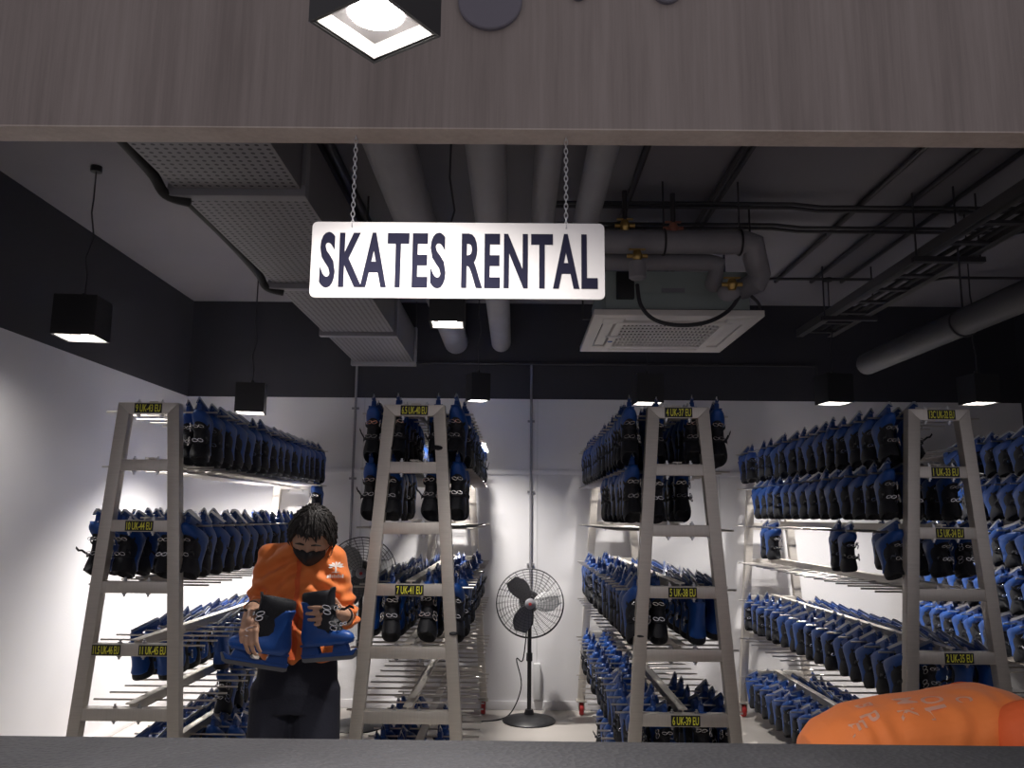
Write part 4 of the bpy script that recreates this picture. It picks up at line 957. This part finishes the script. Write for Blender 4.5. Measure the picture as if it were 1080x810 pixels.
# wrist band
m = MB(); d_ = (wrL-elL).normalized(); m.torus(wrL-d_*.006, .026, .004, d_, 24, 8); q = m.obj('wrist_band', 'black', P1, origin=O1)
m = MB(); d_ = (wrR-elR).normalized(); m.torus(wrR-d_*.020, .028, .005, d_, 24, 8); q = m.obj('wrist_band', 'black', P1, origin=O1)
# the two skates in the hands
skate(basis((-.88, -.40, .21), (.12, -.02, 1), at(272, 694, Y=3.17), .81), 'light blue skate held low at the left of the orange jacket, toe pointing left', None, 'ice_skate')
skate(basis((.90, -.36, .13), (-.02, -.02, 1), at(345, 687, Y=3.15), .79, -1), 'blue skate held by its black cuff before the orange jacket, toe pointing right', None, 'ice_skate')

# --- second worker, bent over behind the counter with the back to us
O2 = V((1.0, 2.62, 0))
hipc = V((1.02, 2.66, .78)); chest = V((1.44, 2.62, .88)); neckp = V((1.60, 2.60, .90))
TH2 = Matrix.Translation((1.80, 2.62, .90)) @ Matrix.Rotation(math.radians(90), 4, 'Z') @ Matrix.Rotation(math.radians(62), 4, 'X')
b = MB(); person_head(b, TH2)
b.capsule(neckp, .055, (1.75, 2.61, .90), .055, 16)
b.chain([hipc, V((1.20, 2.65, .84)), V((1.36, 2.63, .87)), neckp], [.12, .115, .12, .075], 20)
sh2 = [V((1.49, 2.45, .89)), V((1.49, 2.80, .87))]; el2 = [V((1.62, 2.42, .62)), V((1.60, 2.84, .60))]; wr2 = [V((1.66, 2.50, .42)), V((1.68, 2.76, .42))]
for s_, e_, w_ in zip(sh2, el2, wr2): b.chain([s_, s_.lerp(e_, .5), e_, e_.lerp(w_, .4), w_], [.052, .046, .038, .037, .025], 14)
for w_, sd in zip(wr2, (1, -1)): hand(b, w_, w_+V((.02, 0, -.05)), (.3, 0, -1), (.2, sd*.9, .1), (1, 0, .3), ((.2, .3, .3),)*4, .95)
for s in (-1, 1):
    hp = hipc+V((-.02, s*.095, -.03)); kn = V((1.22, 2.66+s*.13, .48)); an = V((1.04, 2.66+s*.13, .09))
    b.chain([hp, hp.lerp(kn, .5), kn, kn.lerp(an, .35), an], [.09, .076, .055, .056, .036], 14); b.capsule(an+V((-.02, 0, -.045)), .036, an+V((.15, 0, -.06)), .030, 12)
me = remesh(b, .0055, 3)
for v in me.vertices: v.co -= O2
me.materials.append(M['skin']); P2 = link('person', me, None, O2)
tag(P2, 'person bent down behind the counter at lower right, only the printed orange back showing', 'person')
hair_mesh(TH2, 'hair', P2, O2)
# back outline of the jacket: stations along the spine (x, top z, half width, depth below)
j = MB(); rings = []
for x, zt_, hw, dp in ((.88, .905, .10, .22), (.93, .950, .15, .26), (1.02, .990, .175, .26), (1.14, 1.015, .185, .25), (1.27, 1.030, .19, .25), (1.37, 1.048, .195, .25), (1.44, 1.056, .19, .25), (1.50, 1.040, .15, .22), (1.58, 1.00, .09, .15), (1.64, .975, .07, .11)):
    rings.append([(x, 2.63+hw*math.copysign(abs(math.cos(2*PI*i/32))**.8, math.cos(2*PI*i/32)), zt_-dp/2+dp/2*math.copysign(abs(math.sin(2*PI*i/32))**.85, math.sin(2*PI*i/32))) for i in range(32)])
j.loft(rings)
me = remesh(j, .006, 3)
wrinkle(me, .0035, 8, (.7, 1, 1), folds=[((1.35, 2.48, 1.0), (.8, .2, -.4), .08, .006, .2), ((1.05, 2.5, .95), (.9, 0, .3), .09, .005, .18)])
bv2 = BVHTree.FromPolygons([v.co.copy() for v in me.vertices], [tuple(p.vertices) for p in me.polygons])
for v in me.vertices: v.co -= O2
me.materials.append(M['orange']); J2 = link('jacket', me, P2)
for s_, e_, w_ in zip(sh2, el2, wr2):
    m = MB(); m.chain([s_+V((-.02, 0, .045)), s_.lerp(e_, .5), e_], [.118, .090, .066], 20); c_ = e_.lerp(w_, .6); m.sweep([e_, c_], [.066, .055], 20)
    me = remesh(m, .006, 3); wrinkle(me, .004, 9, folds=[(tuple(e_), (0, .2, 1), .05, .005, .15)])
    for v in me.vertices: v.co -= O2
    me.materials.append(M['orange_d']); q = link('sleeve', me, J2); q['label'] = 'deeper red-orange sleeve'
# faded letters on the back, reading across the spine
for ch_, x, y, hgt in (('B', 912, 744, .050), ('P', 918, 757, .050), ('E', 905, 765, .045), ('M', 954, 739, .060), ('K', 958, 752, .050), ('O', 983, 738, .065), ('L', 990, 752, .060), ('C', 1016, 738, .045)):
    lm = text_mb(ch_, hgt*.8, hgt, .02, .0005)
    lm.v = [v for v in lm.v]
    X0 = at(x, y, Y=2.50)
    R3 = Matrix(((0, 0, 1), (1, 0, 0), (0, 0, 0))).to_3x3()
    # lay flat: letter height along +x (towards the shoulders), width along the depth of the back
    base = bv2.ray_cast(V((0, 0, H)), (X0-V((0, 0, H))).normalized(), 6)[0]
    if base is None: continue
    lm.v = [tuple(V((base.x + v[2], base.y - v[0], 1.6))) for v in lm.v]
    q = drape(lm, 'back_lettering', 'print_f', J2, O2, bv2, (0, 0, -1), .0015, smooth=False); q['label'] = 'faded pale lettering'
t_ = MB(); t_.chain([hipc+V((-.01, 0, 0)), V((1.10, 2.66, .80))], [.155, .14], 20)
for s in (-1, 1):
    hp = hipc+V((-.02, s*.095, -.03)); kn = V((1.22, 2.66+s*.13, .48)); an = V((1.04, 2.66+s*.13, .09))
    t_.chain([hp, hp.lerp(kn, .5), kn, kn.lerp(an, .4)], [.112, .098, .080, .076], 18); t_.sweep([kn.lerp(an, .4), an+V((0, 0, -.02))], [.076, .07], 20)
me = remesh(t_, .008, 3); wrinkle(me, .003, 8)
for v in me.vertices: v.co -= O2
me.materials.append(M['navy']); link('trousers', me, P2)
for s in (-1, 1):
    an = V((1.04, 2.66+s*.13, .09)); m = MB()
    m.loft([[(an.x+.055+(.135 if z < .03 else .123)*math.sin(2*PI*i/24), an.y+(.047 if z < .03 else .043)*math.cos(2*PI*i/24), z) for i in range(24)] for z in (0, .022, .028, .055)] + [[(an.x+.01+.06*math.sin(2*PI*i/24), an.y+.044*math.cos(2*PI*i/24), z) for i in range(24)] for z in (.085, .12)])
    m.obj('shoe', 'black', P2, origin=O2)
